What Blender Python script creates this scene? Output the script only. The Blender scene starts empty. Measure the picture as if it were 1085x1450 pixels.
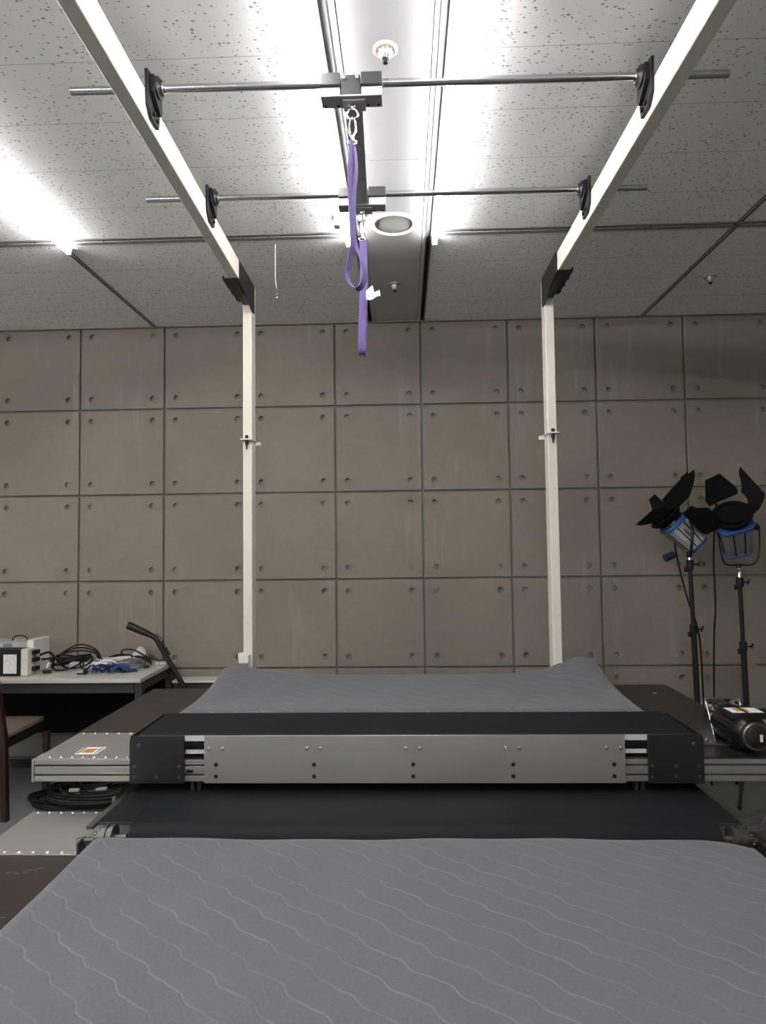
import bpy, bmesh, math, random
from mathutils import Vector, Matrix
random.seed(7)
scene = bpy.context.scene
COL = scene.collection
PI = math.pi
CEIL = 3.042
WALLY = 4.555

# ------------------------------------------------------------------ materials
def new_mat(name):
    m = bpy.data.materials.new(name); m.use_nodes = True
    nt = m.node_tree
    return m, nt, nt.nodes['Principled BSDF']

def N(nt, typ, **kw):
    n = nt.nodes.new(typ)
    for k, v in kw.items():
        if k in ('operation', 'blend_type', 'data_type', 'feature', 'noise_dimensions', 'distance', 'interpolation_type'):
            setattr(n, k, v)
        else:
            n.inputs[k].default_value = v
    return n

def math_node(nt, op, a, b=None, c=None):
    n = nt.nodes.new('ShaderNodeMath'); n.operation = op
    for i, v in enumerate((a, b, c)):
        if v is None: continue
        if isinstance(v, (int, float)): n.inputs[i].default_value = v
        else: nt.links.new(v, n.inputs[i])
    return n.outputs[0]

def ramp(nt, fac, stops):
    n = nt.nodes.new('ShaderNodeValToRGB')
    e = n.color_ramp.elements
    while len(e) < len(stops): e.new(0.5)
    for el, (p, c) in zip(e, stops):
        el.position = p
        el.color = (c, c, c, 1) if isinstance(c, (int, float)) else (*c, 1)
    nt.links.new(fac, n.inputs[0])
    return n.outputs[0]

def mix(nt, fac, a, b, blend='MIX'):
    n = nt.nodes.new('ShaderNodeMix'); n.data_type = 'RGBA'; n.blend_type = blend
    for sock, v in ((n.inputs[0], fac), (n.inputs[6], a), (n.inputs[7], b)):
        if isinstance(v, (int, float)): sock.default_value = v
        elif isinstance(v, tuple): sock.default_value = (*v, 1)
        else: nt.links.new(v, sock)
    return n.outputs[2]

def coords(nt):
    return nt.nodes.new('ShaderNodeTexCoord').outputs['Object']

def mapped(nt, vec, scale):
    n = nt.nodes.new('ShaderNodeMapping'); n.inputs['Scale'].default_value = scale
    nt.links.new(vec, n.inputs[0]); return n.outputs[0]

def noise(nt, vec, scale, detail=4, rough=0.55):
    n = N(nt, 'ShaderNodeTexNoise', Scale=scale, Detail=detail, Roughness=rough)
    nt.links.new(vec, n.inputs['Vector']); return n.outputs['Fac']

def bump(nt, bsdf, h, strength=0.3, dist=0.002):
    n = N(nt, 'ShaderNodeBump', Strength=strength, Distance=dist)
    nt.links.new(h, n.inputs['Height']); nt.links.new(n.outputs[0], bsdf.inputs['Normal'])

def simple(name, col, rough=0.5, metal=0.0, var=0.12, nscale=18, bumpy=0.0, spec=0.5):
    m, nt, b = new_mat(name)
    v = coords(nt)
    f = noise(nt, v, nscale, 5)
    lo = tuple(max(0, c * (1 - var)) for c in col); hi = tuple(min(1, c * (1 + var)) for c in col)
    nt.links.new(mix(nt, f, lo, hi), b.inputs['Base Color'])
    b.inputs['Roughness'].default_value = rough; b.inputs['Metallic'].default_value = metal
    b.inputs['Specular IOR Level'].default_value = spec
    if bumpy: bump(nt, b, noise(nt, v, nscale * 12, 3), bumpy, 0.001)
    return m

def m_concrete():
    m, nt, b = new_mat('concrete')
    v = coords(nt)
    n1 = noise(nt, v, 1.3, 6, 0.6); n2 = noise(nt, v, 7, 6, 0.65)
    st = noise(nt, mapped(nt, v, (16, 1, 1.3)), 1.0, 4, 0.6)
    c = ramp(nt, n1, [(0.3, (0.205, 0.177, 0.149)), (0.7, (0.268, 0.236, 0.203))])
    c = mix(nt, math_node(nt, 'MULTIPLY', n2, 0.5), c, (0.262, 0.228, 0.193))
    n3 = noise(nt, v, 26, 8, 0.7)
    c = mix(nt, math_node(nt, 'MULTIPLY', ramp(nt, n3, [(0.35, 0.0), (0.75, 1.0)]), 0.35), c, (0.165, 0.142, 0.118))
    # pale lime streaks
    s2 = ramp(nt, st, [(0.56, 0.0), (0.72, 1.0)])
    patch = ramp(nt, noise(nt, v, 0.9, 2), [(0.5, 0.0), (0.66, 1.0)])
    c = mix(nt, math_node(nt, 'MULTIPLY', math_node(nt, 'MULTIPLY', s2, patch), 0.45), c, (0.40, 0.38, 0.35))
    # tiny air holes
    vo = N(nt, 'ShaderNodeTexVoronoi', Scale=9.0, Randomness=1.0); nt.links.new(v, vo.inputs['Vector'])
    hole = ramp(nt, vo.outputs['Distance'], [(0.028, 1.0), (0.045, 0.0)])
    sparse = ramp(nt, noise(nt, v, 3.1, 2), [(0.55, 0.0), (0.6, 1.0)])
    hole = math_node(nt, 'MULTIPLY', hole, sparse)
    c = mix(nt, math_node(nt, 'MULTIPLY', hole, 0.7), c, (0.07, 0.06, 0.05))
    nt.links.new(c, b.inputs['Base Color'])
    nt.links.new(ramp(nt, n2, [(0.3, 0.5), (0.7, 0.72)]), b.inputs['Roughness'])
    h = math_node(nt, 'SUBTRACT', noise(nt, v, 60, 4), math_node(nt, 'MULTIPLY', hole, 2.0))
    bump(nt, b, h, 0.25, 0.002)
    return m

def m_tile():
    m, nt, b = new_mat('fissured_ceiling_tile')
    v = coords(nt)
    sep = nt.nodes.new('ShaderNodeSeparateXYZ'); nt.links.new(v, sep.inputs[0])
    y = sep.outputs[1]
    far = math_node(nt, 'GREATER_THAN', y, 3.22)
    ys = math_node(nt, 'SUBTRACT', math_node(nt, 'SUBTRACT', y, 0.207), math_node(nt, 'MULTIPLY', far, 0.073))
    fr = math_node(nt, 'PINGPONG', ys, 0.15)      # 0 on a joint
    line = math_node(nt, 'LESS_THAN', fr, 0.0013)
    # dashes: stretched voronoi cells
    warp = noise(nt, v, 5, 2)
    comb = nt.nodes.new('ShaderNodeVectorMath'); comb.operation = 'ADD'
    nt.links.new(v, comb.inputs[0])
    w3 = nt.nodes.new('ShaderNodeCombineXYZ'); nt.links.new(math_node(nt, 'MULTIPLY', warp, 0.07), w3.inputs[1]); nt.links.new(w3.outputs[0], comb.inputs[1])
    vo = N(nt, 'ShaderNodeTexVoronoi', Scale=1.0, Randomness=1.0)
    nt.links.new(mapped(nt, comb.outputs[0], (62, 96, 60)), vo.inputs['Vector'])
    rnd = math_node(nt, 'MULTIPLY', vo.outputs['Color'], 0.62)
    pit = math_node(nt, 'LESS_THAN', vo.outputs['Distance'], math_node(nt, 'SUBTRACT', rnd, 0.19))
    pit2v = N(nt, 'ShaderNodeTexVoronoi', Scale=150.0, Randomness=1.0); nt.links.new(v, pit2v.inputs['Vector'])
    pit2 = math_node(nt, 'LESS_THAN', pit2v.outputs['Distance'], math_node(nt, 'SUBTRACT', math_node(nt, 'MULTIPLY', pit2v.outputs['Color'], 0.3), 0.08))
    c = mix(nt, noise(nt, v, 14, 4), (0.82, 0.815, 0.805), (0.89, 0.885, 0.875))
    c = mix(nt, math_node(nt, 'MULTIPLY', pit2, 0.3), c, (0.3, 0.29, 0.28))
    c = mix(nt, math_node(nt, 'MULTIPLY', pit, 0.75), c, (0.16, 0.155, 0.15))
    c = mix(nt, math_node(nt, 'MULTIPLY', line, 0.6), c, (0.2, 0.19, 0.18))
    nt.links.new(c, b.inputs['Base Color']); b.inputs['Roughness'].default_value = 0.85
    b.inputs['Specular IOR Level'].default_value = 0.2
    bump(nt, b, math_node(nt, 'SUBTRACT', 1.0, math_node(nt, 'ADD', pit, line)), 0.4, 0.002)
    return m

def m_quilt():
    m, nt, b = new_mat('quilted_grey_fabric')
    g = nt.nodes.new('ShaderNodeNewGeometry').outputs['Position']
    sep = nt.nodes.new('ShaderNodeSeparateXYZ'); nt.links.new(g, sep.inputs[0])
    x, y = sep.outputs[0], sep.outputs[1]
    # stitch direction (0.77,-0.64): u along, w across
    u = math_node(nt, 'SUBTRACT', math_node(nt, 'MULTIPLY', x, 0.77), math_node(nt, 'MULTIPLY', y, 0.64))
    w = math_node(nt, 'ADD', math_node(nt, 'MULTIPLY', x, 0.64), math_node(nt, 'MULTIPLY', y, 0.77))
    wob = math_node(nt, 'MULTIPLY', math_node(nt, 'SINE', math_node(nt, 'MULTIPLY', u, 2 * PI / 0.135)), 0.0052)
    wob2 = math_node(nt, 'MULTIPLY', math_node(nt, 'SINE', math_node(nt, 'MULTIPLY', u, 4 * PI / 0.135)), 0.0022)
    nz = math_node(nt, 'MULTIPLY', math_node(nt, 'SUBTRACT', noise(nt, g, 7, 2), 0.5), 0.022)
    ww = math_node(nt, 'ADD', math_node(nt, 'ADD', math_node(nt, 'ADD', w, wob), wob2), nz)
    d = math_node(nt, 'PINGPONG', ww, 0.0375)
    fade = ramp(nt, noise(nt, g, 4.5, 3), [(0.38, 0.25), (0.6, 1.0)])
    thread = math_node(nt, 'MULTIPLY', ramp(nt, d, [(0.0012, 1.0), (0.003, 0.0)]), fade)
    hollow = ramp(nt, math_node(nt, 'MULTIPLY', d, 40.0), [(0.0, 0.0), (0.22, 0.5), (1.0, 0.7)])
    fine = noise(nt, g, 190, 5, 0.75); mid = noise(nt, g, 75, 5, 0.7); big = noise(nt, g, 3, 3)
    wr = noise(nt, mapped(nt, g, (1, 1.6, 1)), 26, 5, 0.6)
    c = mix(nt, fine, (0.066, 0.068, 0.076), (0.150, 0.154, 0.167))
    c = mix(nt, math_node(nt, 'MULTIPLY', big, 0.25), c, (0.106, 0.108, 0.118))
    c = mix(nt, math_node(nt, 'MULTIPLY', thread, 0.34), c, (0.27, 0.275, 0.285))
    nt.links.new(c, b.inputs['Base Color'])
    b.inputs['Roughness'].default_value = 0.95; b.inputs['Specular IOR Level'].default_value = 0.15
    b.inputs['Sheen Weight'].default_value = 0.15
    h = math_node(nt, 'ADD', hollow, math_node(nt, 'ADD', math_node(nt, 'MULTIPLY', mid, 0.30), math_node(nt, 'ADD', math_node(nt, 'MULTIPLY', fine, 0.10), math_node(nt, 'MULTIPLY', wr, 0.55))))
    bump(nt, b, h, 0.45, 0.0055)
    return m

def m_brushed(name, col, rough=0.35, metal=0.9, stretch=(2, 40, 40)):
    m, nt, b = new_mat(name)
    v = coords(nt)
    f = noise(nt, mapped(nt, v, stretch), 6, 4)
    big = noise(nt, v, 5, 3)
    c = mix(nt, f, tuple(k * 0.9 for k in col), tuple(min(1, k * 1.08) for k in col))
    c = mix(nt, math_node(nt, 'MULTIPLY', big, 0.25), c, tuple(k * 0.8 for k in col))
    nt.links.new(c, b.inputs['Base Color'])
    nt.links.new(ramp(nt, f, [(0.2, max(0.05, rough - 0.06)), (0.8, rough + 0.06)]), b.inputs['Roughness'])
    b.inputs['Metallic'].default_value = metal
    return m

def m_ply():
    m, nt, b = new_mat('brown_film_plywood')
    v = coords(nt)
    f = noise(nt, v, 2.2, 5)
    grain = noise(nt, mapped(nt, v, (3, 60, 1)), 4, 3)
    c = mix(nt, f, (0.020, 0.0145, 0.012), (0.033, 0.024, 0.019))
    scr = ramp(nt, noise(nt, mapped(nt, v, (4, 30, 4)), 3, 2), [(0.72, 0.0), (0.78, 1.0)])
    c = mix(nt, math_node(nt, 'MULTIPLY', scr, 0.25), c, (0.12, 0.10, 0.09))
    nt.links.new(c, b.inputs['Base Color'])
    nt.links.new(ramp(nt, grain, [(0.2, 0.32), (0.8, 0.45)]), b.inputs['Roughness'])
    bump(nt, b, grain, 0.05, 0.0006)
    return m

def m_belt():
    m, nt, b = new_mat('black_conveyor_belt')
    v = coords(nt)
    f = noise(nt, v, 500, 2); g = noise(nt, v, 3, 4)
    c = mix(nt, g, (0.0075, 0.0082, 0.0095), (0.012, 0.0128, 0.0145))
    nt.links.new(c, b.inputs['Base Color'])
    b.inputs['Roughness'].default_value = 0.6; b.inputs['Specular IOR Level'].default_value = 0.14
    bump(nt, b, f, 0.25, 0.0006)
    return m

def m_webbing():
    m, nt, b = new_mat('purple_webbing')
    v = coords(nt)
    a = N(nt, 'ShaderNodeTexWave', Scale=90.0, Distortion=1.5); nt.links.new(v, a.inputs['Vector'])
    a2 = noise(nt, v, 260, 2)
    c = mix(nt, a2, (0.075, 0.045, 0.17), (0.20, 0.145, 0.37))
    nt.links.new(c, b.inputs['Base Color']); b.inputs['Roughness'].default_value = 0.8
    bump(nt, b, a2, 0.5, 0.001)
    return m

def m_emit(name, col, strength):
    m, nt, b = new_mat(name)
    b.inputs['Base Color'].default_value = (0.9, 0.9, 0.9, 1)
    b.inputs['Emission Color'].default_value = (*col, 1)
    b.inputs['Emission Strength'].default_value = strength
    return m

def m_label(name, accent, ink, scale):
    m, nt, b = new_mat(name)
    v = coords(nt)
    f = ramp(nt, noise(nt, v, scale, 3, 0.7), [(0.56, 0.0), (0.62, 1.0)])
    c = mix(nt, math_node(nt, 'MULTIPLY', f, 0.7), accent, ink)
    nt.links.new(c, b.inputs['Base Color']); b.inputs['Roughness'].default_value = 0.5
    return m

MAT = {}
MAT['concrete'] = m_concrete()
MAT['plain_wall'] = simple('grey_plaster', (0.25, 0.22, 0.19), 0.7)
MAT['white_wall'] = simple('white_plaster', (0.78, 0.765, 0.745), 0.8, 0, 0.03)
MAT['tile'] = m_tile()
MAT['panel_white'] = simple('white_ceiling_panel', (0.44, 0.44, 0.45), 0.45, 0, 0.04)
MAT['rail'] = simple('grey_ceiling_rail', (0.26, 0.255, 0.25), 0.4, 0.3, 0.05)
MAT['rivet'] = simple('pale_rivet_head', (0.80, 0.80, 0.80), 0.25, 0.4, 0.03)
MAT['rail_dark'] = simple('dark_ceiling_rail', (0.11, 0.11, 0.11), 0.45, 0.2, 0.05)
MAT['slot'] = simple('dark_ceiling_slot', (0.012, 0.012, 0.012), 0.6)
MAT['floor'] = simple('grey_vinyl_floor', (0.155, 0.163, 0.172), 0.45, 0, 0.12, 4)
MAT['cream'] = simple('cream_powder_coat', (0.71, 0.67, 0.605), 0.42, 0, 0.03, 30)
MAT['black_steel'] = simple('black_steel', (0.016, 0.016, 0.018), 0.4, 0.2, 0.2, spec=0.35)
MAT['black_plastic'] = simple('black_plastic', (0.010, 0.010, 0.011), 0.45, 0, 0.2, spec=0.3)
MAT['black_matt'] = simple('black_matt_paint', (0.006, 0.006, 0.0065), 0.8, 0, 0.2, spec=0.12)
MAT['black_cable'] = simple('black_cable_rubber', (0.008, 0.008, 0.008), 0.55, 0, 0.2, spec=0.25)
MAT['black_gloss'] = simple('black_gloss_motor', (0.007, 0.007, 0.008), 0.25, 0, 0.2, spec=0.35)
MAT['chrome'] = m_brushed('polished_steel', (0.62, 0.63, 0.65), 0.16, 1.0, (1, 30, 30))
MAT['bright'] = m_brushed('bright_plated_steel', (0.85, 0.85, 0.86), 0.14, 1.0)
MAT['alu'] = m_brushed('anodised_aluminium', (0.44, 0.435, 0.42), 0.42, 0.85)
MAT['plate'] = m_brushed('brushed_front_plate', (0.50, 0.49, 0.465), 0.40, 0.85, (40, 2, 2))
MAT['cover'] = m_brushed('dull_cover_plate', (0.47, 0.455, 0.43), 0.45, 0.8, (6, 6, 6))
MAT['dark_plate'] = m_brushed('dark_anodised_plate', (0.055, 0.055, 0.058), 0.32, 0.75, (5, 5, 5))
MAT['block'] = simple('dark_grey_bearing_block', (0.028, 0.028, 0.032), 0.5, 0.2)
MAT['foot'] = simple('bright_bearing_foot', (0.62, 0.62, 0.64), 0.4, 0.2, 0.03)
MAT['bar_dark'] = simple('dark_grey_bar', (0.30, 0.30, 0.31), 0.5, 0.1, 0.08)
MAT['belt'] = m_belt()
MAT['ply'] = m_ply()
MAT['quilt'] = m_quilt()
MAT['webbing'] = m_webbing()
MAT['tube'] = m_emit('lit_fluorescent_glass', (1.0, 0.985, 0.97), 30.0)
MAT['white_plastic'] = simple('white_plastic', (0.74, 0.73, 0.71), 0.45, 0, 0.04)
MAT['paper'] = simple('white_paper', (0.80, 0.80, 0.80), 0.8, 0, 0.06, 60)
MAT['laminate'] = simple('pale_laminate', (0.50, 0.475, 0.45), 0.4, 0, 0.04, 30)
MAT['laminate_edge'] = simple('pale_edge_band', (0.62, 0.59, 0.55), 0.45, 0, 0.04, 30)
MAT['table_steel'] = simple('charcoal_table_steel', (0.030, 0.032, 0.034), 0.45, 0.2)
MAT['wood'] = simple('dark_red_wood', (0.026, 0.010, 0.008), 0.35, 0, 0.25, 9)
MAT['cushion'] = simple('cream_cushion', (0.17, 0.135, 0.10), 0.8, 0, 0.1, 40, 0.2)
MAT['grey_case'] = simple('pale_grey_case', (0.40, 0.39, 0.37), 0.5, 0, 0.05)
MAT['mid_grey'] = simple('mid_grey_plastic', (0.20, 0.20, 0.205), 0.5)
MAT['cream_case'] = simple('cream_case', (0.66, 0.62, 0.55), 0.45, 0, 0.05)
MAT['blue'] = simple('blue_rim_paint', (0.035, 0.11, 0.36), 0.4, 0, 0.15)
MAT['blue_strap'] = simple('blue_webbing', (0.016, 0.045, 0.19), 0.8, 0, 0.6, 60)
MAT['switch'] = simple('dark_blue_switch', (0.012, 0.022, 0.06), 0.45)
MAT['silver'] = m_brushed('silver_lamp_body', (0.62, 0.62, 0.64), 0.38, 0.6)
MAT['grey_body'] = m_brushed('grey_lamp_body', (0.34, 0.34, 0.345), 0.42, 0.5)
MAT['lens'] = simple('dark_lens_glass', (0.012, 0.013, 0.018), 0.12)
MAT['speaker'] = simple('speaker_grille_cloth', (0.46, 0.45, 0.43), 0.8, 0, 0.06, 200)
MAT['beige'] = simple('beige_plastic', (0.62, 0.54, 0.44), 0.45, 0, 0.05)
MAT['orange'] = m_label('orange_warning_print', (0.55, 0.26, 0.06), (0.16, 0.06, 0.02), 160)
MAT['label_white'] = m_label('printed_white_label', (0.78, 0.78, 0.78), (0.22, 0.22, 0.24), 150)
MAT['grey_cable'] = simple('grey_cable', (0.17, 0.17, 0.18), 0.5, 0, 0.1)
MAT['board'] = simple('grey_leaning_board', (0.23, 0.21, 0.185), 0.6, 0, 0.08, 6)
MAT['chalk'] = simple('faded_white_stamp', (0.13, 0.11, 0.10), 0.6, 0, 0.3, 60)
MAT['ink'] = simple('black_lettering', (0.02, 0.02, 0.02), 0.6)
MAT['steel_dull'] = m_brushed('dull_machined_steel', (0.15, 0.145, 0.14), 0.36, 0.85)
MAT['dark_cabinet'] = simple('dark_cabinet_paint', (0.035, 0.035, 0.035), 0.5)

# ------------------------------------------------------------------ mesh builder
class MB:
    def __init__(s):
        s.bm = bmesh.new(); s.mats = []; s.cur = 0
    def use(s, m):
        if m not in s.mats: s.mats.append(m)
        s.cur = s.mats.index(m); return s
    def _f(s, vs):
        try:
            f = s.bm.faces.new(vs); f.material_index = s.cur; return f
        except ValueError:
            return None
    def box(s, x0, x1, y0, y1, z0, z1):
        v = [s.bm.verts.new((x, y, z)) for z in (z0, z1) for y in (y0, y1) for x in (x0, x1)]
        for q in ((0, 2, 3, 1), (4, 5, 7, 6), (0, 1, 5, 4), (2, 6, 7, 3), (0, 4, 6, 2), (1, 3, 7, 5)):
            s._f([v[i] for i in q])
        return s
    def obox(s, c, ax, ay, az, sx, sy, sz):
        c = Vector(c)
        ax, ay, az = Vector(ax).normalized() * sx / 2, Vector(ay).normalized() * sy / 2, Vector(az).normalized() * sz / 2
        v = [s.bm.verts.new(c + ax * i + ay * j + az * k) for k in (-1, 1) for j in (-1, 1) for i in (-1, 1)]
        for q in ((0, 2, 3, 1), (4, 5, 7, 6), (0, 1, 5, 4), (2, 6, 7, 3), (0, 4, 6, 2), (1, 3, 7, 5)):
            s._f([v[i] for i in q])
        return s
    def rings(s, rings, closed=True, cap=True):
        R = [[s.bm.verts.new(p) for p in r] for r in rings]
        n = len(R[0])
        for a, b in zip(R, R[1:]):
            for i in range(n if closed else n - 1):
                s._f([a[i], a[(i + 1) % n], b[(i + 1) % n], b[i]])
        if cap:
            s._f(list(reversed(R[0]))); s._f(R[-1])
        return s
    def cyl(s, p0, p1, r0, r1=None, n=20):
        r1 = r0 if r1 is None else r1
        p0, p1 = Vector(p0), Vector(p1)
        d = (p1 - p0).normalized(); a = d.orthogonal().normalized(); b = d.cross(a)
        ci = lambda p, r: [p + (a * math.cos(2 * PI * i / n) + b * math.sin(2 * PI * i / n)) * r for i in range(n)]
        return s.rings([ci(p0, r0), ci(p1, r1)])
    def lathe(s, base, axis, prof, n=28):
        base, d = Vector(base), Vector(axis).normalized()
        a = d.orthogonal().normalized(); b = d.cross(a)
        return s.rings([[base + d * h + (a * math.cos(2 * PI * i / n) + b * math.sin(2 * PI * i / n)) * max(r, 1e-5) for i in range(n)] for r, h in prof])
    def prism(s, pts, off):
        off = Vector(off)
        return s.rings([[Vector(p) for p in pts], [Vector(p) + off for p in pts]])
    def tube(s, pts, r, n=8, closed=False):
        P = [Vector(p) for p in pts]
        m = len(P); rg = []
        t0 = (P[1] - P[0]).normalized(); a = t0.orthogonal().normalized()
        for i in range(m):
            if closed: t = P[(i + 1) % m] - P[i - 1]
            else: t = P[min(i + 1, m - 1)] - P[max(i - 1, 0)]
            t.normalize()
            a = (a - t * a.dot(t))
            a = a.normalized() if a.length > 1e-6 else t.orthogonal().normalized()
            b = t.cross(a)
            rg.append([P[i] + (a * math.cos(2 * PI * k / n) + b * math.sin(2 * PI * k / n)) * r for k in range(n)])
        if closed: rg.append(rg[0]); return s.rings(rg, cap=False)
        return s.rings(rg)
    def ribbon(s, pts, wvec, width, th):
        """flat strap along pts; wvec gives the width direction (single vector or one per point)"""
        P = [Vector(p) for p in pts]; rg = []
        for i, p in enumerate(P):
            t = (P[min(i + 1, len(P) - 1)] - P[max(i - 1, 0)]).normalized()
            w = Vector(wvec[i] if isinstance(wvec, list) else wvec)
            w = (w - t * w.dot(t)).normalized(); nn = t.cross(w)
            w, nn = w * width / 2, nn * th / 2
            rg.append([p - w - nn, p + w - nn, p + w + nn, p - w + nn])
        return s.rings(rg)
    def ball(s, c, r, n=10):
        return s.lathe((c[0], c[1], c[2] - r), (0, 0, 1), [(r * math.sin(PI * i / n), r - r * math.cos(PI * i / n)) for i in range(n + 1)], 12)

ROOTLOC = {}
def smooth_pts(pts, k=6, closed=False):
    P = [Vector(p) for p in pts]; out = []; m = len(P)
    seg = m if closed else m - 1
    for i in range(seg):
        p0 = P[(i - 1) % m] if (closed or i > 0) else P[0]
        p1, p2 = P[i], P[(i + 1) % m]
        p3 = P[(i + 2) % m] if (closed or i + 2 < m) else P[-1]
        for j in range(k):
            t = j / k
            out.append(0.5 * ((2 * p1) + (p2 - p0) * t + (2 * p0 - 5 * p1 + 4 * p2 - p3) * t * t + (3 * p1 - p0 - 3 * p2 + p3) * t ** 3))
    if not closed: out.append(P[-1])
    return out

def tag(o, label, cat, group=None):
    o['label'] = label; o['category'] = cat
    if group: o['group'] = group
    return o

def thing(name, loc, label, cat, group=None):
    o = bpy.data.objects.new(name, None); COL.objects.link(o)
    o.location = loc; o.empty_display_size = 0.1
    ROOTLOC[o.name] = Vector(loc)
    return tag(o, label, cat, group)

def make(name, mb, m, parent=None, origin=None, bevel=0.0, seg=2, angle=40, label=None, subsurf=0):
    """world-space mesh -> ONE object; origin for top-level meshes, parent for parts"""
    off = ROOTLOC[parent.name] if parent is not None else Vector(origin or (0, 0, 0))
    me = bpy.data.meshes.new(name)
    bmesh.ops.recalc_face_normals(mb.bm, faces=mb.bm.faces)
    mb.bm.to_mesh(me); mb.bm.free()
    me.transform(Matrix.Translation(-off))
    for mm in (mb.mats or [m]): me.materials.append(MAT[mm])
    for p in me.polygons: p.use_smooth = True
    me.set_sharp_from_angle(angle=math.radians(angle))
    o = bpy.data.objects.new(name, me); COL.objects.link(o)
    if parent is not None:
        o.parent = parent; ROOTLOC[o.name] = off
    else:
        o.location = off; ROOTLOC[o.name] = off
    if bevel:
        b = o.modifiers.new('Bevel', 'BEVEL'); b.width = bevel; b.segments = seg; b.limit_method = 'ANGLE'; b.angle_limit = math.radians(35)
    if subsurf:
        b = o.modifiers.new('Subdivision', 'SUBSURF'); b.levels = subsurf; b.render_levels = subsurf
    if label: o['label'] = label
    return o

def struct(name, mb, m, **kw):
    o = make(name, mb, m, **kw); o['kind'] = 'structure'; return o

def dup_tree(root, delta, label):
    c = root.copy(); COL.objects.link(c); c.location = Vector(root.location) + Vector(delta); c['label'] = label
    for ch in list(root.children):
        k = ch.copy(); COL.objects.link(k); k.parent = c
        for g in list(ch.children):
            h = g.copy(); COL.objects.link(h); h.parent = k
    return c

# ------------------------------------------------------------------ the room
XL, XR, YB = -4.6, 3.3, -4.4
struct('floor', MB().box(XL - .1, XR + .1, YB - .1, WALLY + .1, -0.1, 0), 'floor')
struct('wall_left', MB().box(XL - .1, XL, YB, WALLY, 0, CEIL + .1), 'white_wall')
struct('wall_right', MB().box(XR, XR + .1, YB, WALLY, 0, CEIL + .1), 'plain_wall')
struct('wall_front', MB().box(XL, XR, YB - .1, YB, 0, CEIL + .1), 'white_wall')

def build_wall():
    mb = MB(); bm = mb.bm
    g = 0.006; gd = 0.020; hd = 0.034; hr = 0.0195; ch = 0.004; c = 0.15
    xs = [XL] + [-2.271 + .6 * k for k in range(-3, 10) if XL + .1 < -2.271 + .6 * k < XR - .1] + [XR]
    zs = [3.0614, 2.4614, 1.8614, 1.2614, 0.6614, 0.0614, 0.0]
    def quad(x0, x1, z0, z1, y=WALLY):
        mb._f([bm.verts.new(p) for p in ((x0, y, z0), (x1, y, z0), (x1, y, z1), (x0, y, z1))])
    def hole_cell(x0, x1, z0, z1, cx, cz):
        n = 24; out = []; ring = []; bot = []; bot0 = []
        for i in range(n):
            a = 2 * PI * i / n + PI / 4
            dx, dz = math.cos(a), math.sin(a)
            tx = ((x1 - cx) if dx > 0 else (cx - x0)) / max(abs(dx), 1e-9)
            tz = ((z1 - cz) if dz > 0 else (cz - z0)) / max(abs(dz), 1e-9)
            k = min(tx, tz)
            out.append(bm.verts.new((cx + dx * k, WALLY, cz + dz * k)))
            ring.append(bm.verts.new((cx + dx * hr, WALLY, cz + dz * hr)))
            bot.append(bm.verts.new((cx + dx * hr * .97, WALLY + hd, cz + dz * hr * .97)))
        corners = {}
        for i in range(n):
            j = (i + 1) % n
            mb._f([out[i], out[j], ring[j], ring[i]])
            mb._f([ring[i], ring[j], bot[j], bot[i]])
            # fill the cell corner when the outline jumps from one side to the next
            a, b = out[i].co, out[j].co
            if abs(a.x - b.x) > 1e-6 and abs(a.z - b.z) > 1e-6:
                cc = Vector((x1 if max(a.x, b.x) > cx + 1e-6 and abs(max(a.x, b.x) - x1) < 1e-6 else x0, WALLY,
                             z1 if abs(max(a.z, b.z) - z1) < 1e-6 else z0))
                mb._f([out[j], out[i], bm.verts.new(cc)])
        mb._f(bot)
    for i in range(len(xs) - 1):
        for j in range(len(zs) - 1):
            X0, X1, Z1, Z0 = xs[i] + g, xs[i + 1] - g, zs[j] - g, zs[j + 1] + g
            x0, x1, z0, z1 = X0 + ch, X1 - ch, Z0 + ch, Z1 - ch
            if z1 - z0 < 0.2 or x1 - x0 < 0.35:
                quad(x0, x1, z0, z1)
            else:
                bx = [x0, x0 + c, x1 - c, x1]; bz = [z0, z0 + c, z1 - c, z1]
                for a in range(3):
                    for b in range(3):
                        if a != 1 and b != 1:
                            cx = x0 + .083 - g - ch if a == 0 else x1 - .083 + g + ch
                            cz = z0 + .078 - g - ch if b == 0 else z1 - .078 + g + ch
                            hole_cell(bx[a], bx[a + 1], bz[b], bz[b + 1], cx, cz)
                        else: quad(bx[a], bx[a + 1], bz[b], bz[b + 1])
            P = [(x0, z0), (x1, z0), (x1, z1), (x0, z1)]
            Q = [(X0, Z0), (X1, Z0), (X1, Z1), (X0, Z1)]
            for k in range(4):
                (a, b), (d, e) = P[k], P[(k + 1) % 4]
                (A_, B_), (D_, E_) = Q[k], Q[(k + 1) % 4]
                mb._f([bm.verts.new(p) for p in ((a, WALLY, b), (d, WALLY, e), (D_, WALLY + ch, E_), (A_, WALLY + ch, B_))])
                mb._f([bm.verts.new(p) for p in ((A_, WALLY + ch, B_), (D_, WALLY + ch, E_), (D_, WALLY + gd, E_), (A_, WALLY + gd, B_))])
    quad(XL, XR, 0, CEIL + .1, WALLY + gd)
    mb.box(XL, XR, WALLY + .04, WALLY + .14, 0, CEIL + .1)
    me = bpy.data.meshes.new('wall_back'); bm.to_mesh(me); bm.free()
    me.materials.append(MAT['concrete'])
    o = bpy.data.objects.new('wall_back', me); COL.objects.link(o); o['kind'] = 'structure'
build_wall()

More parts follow.
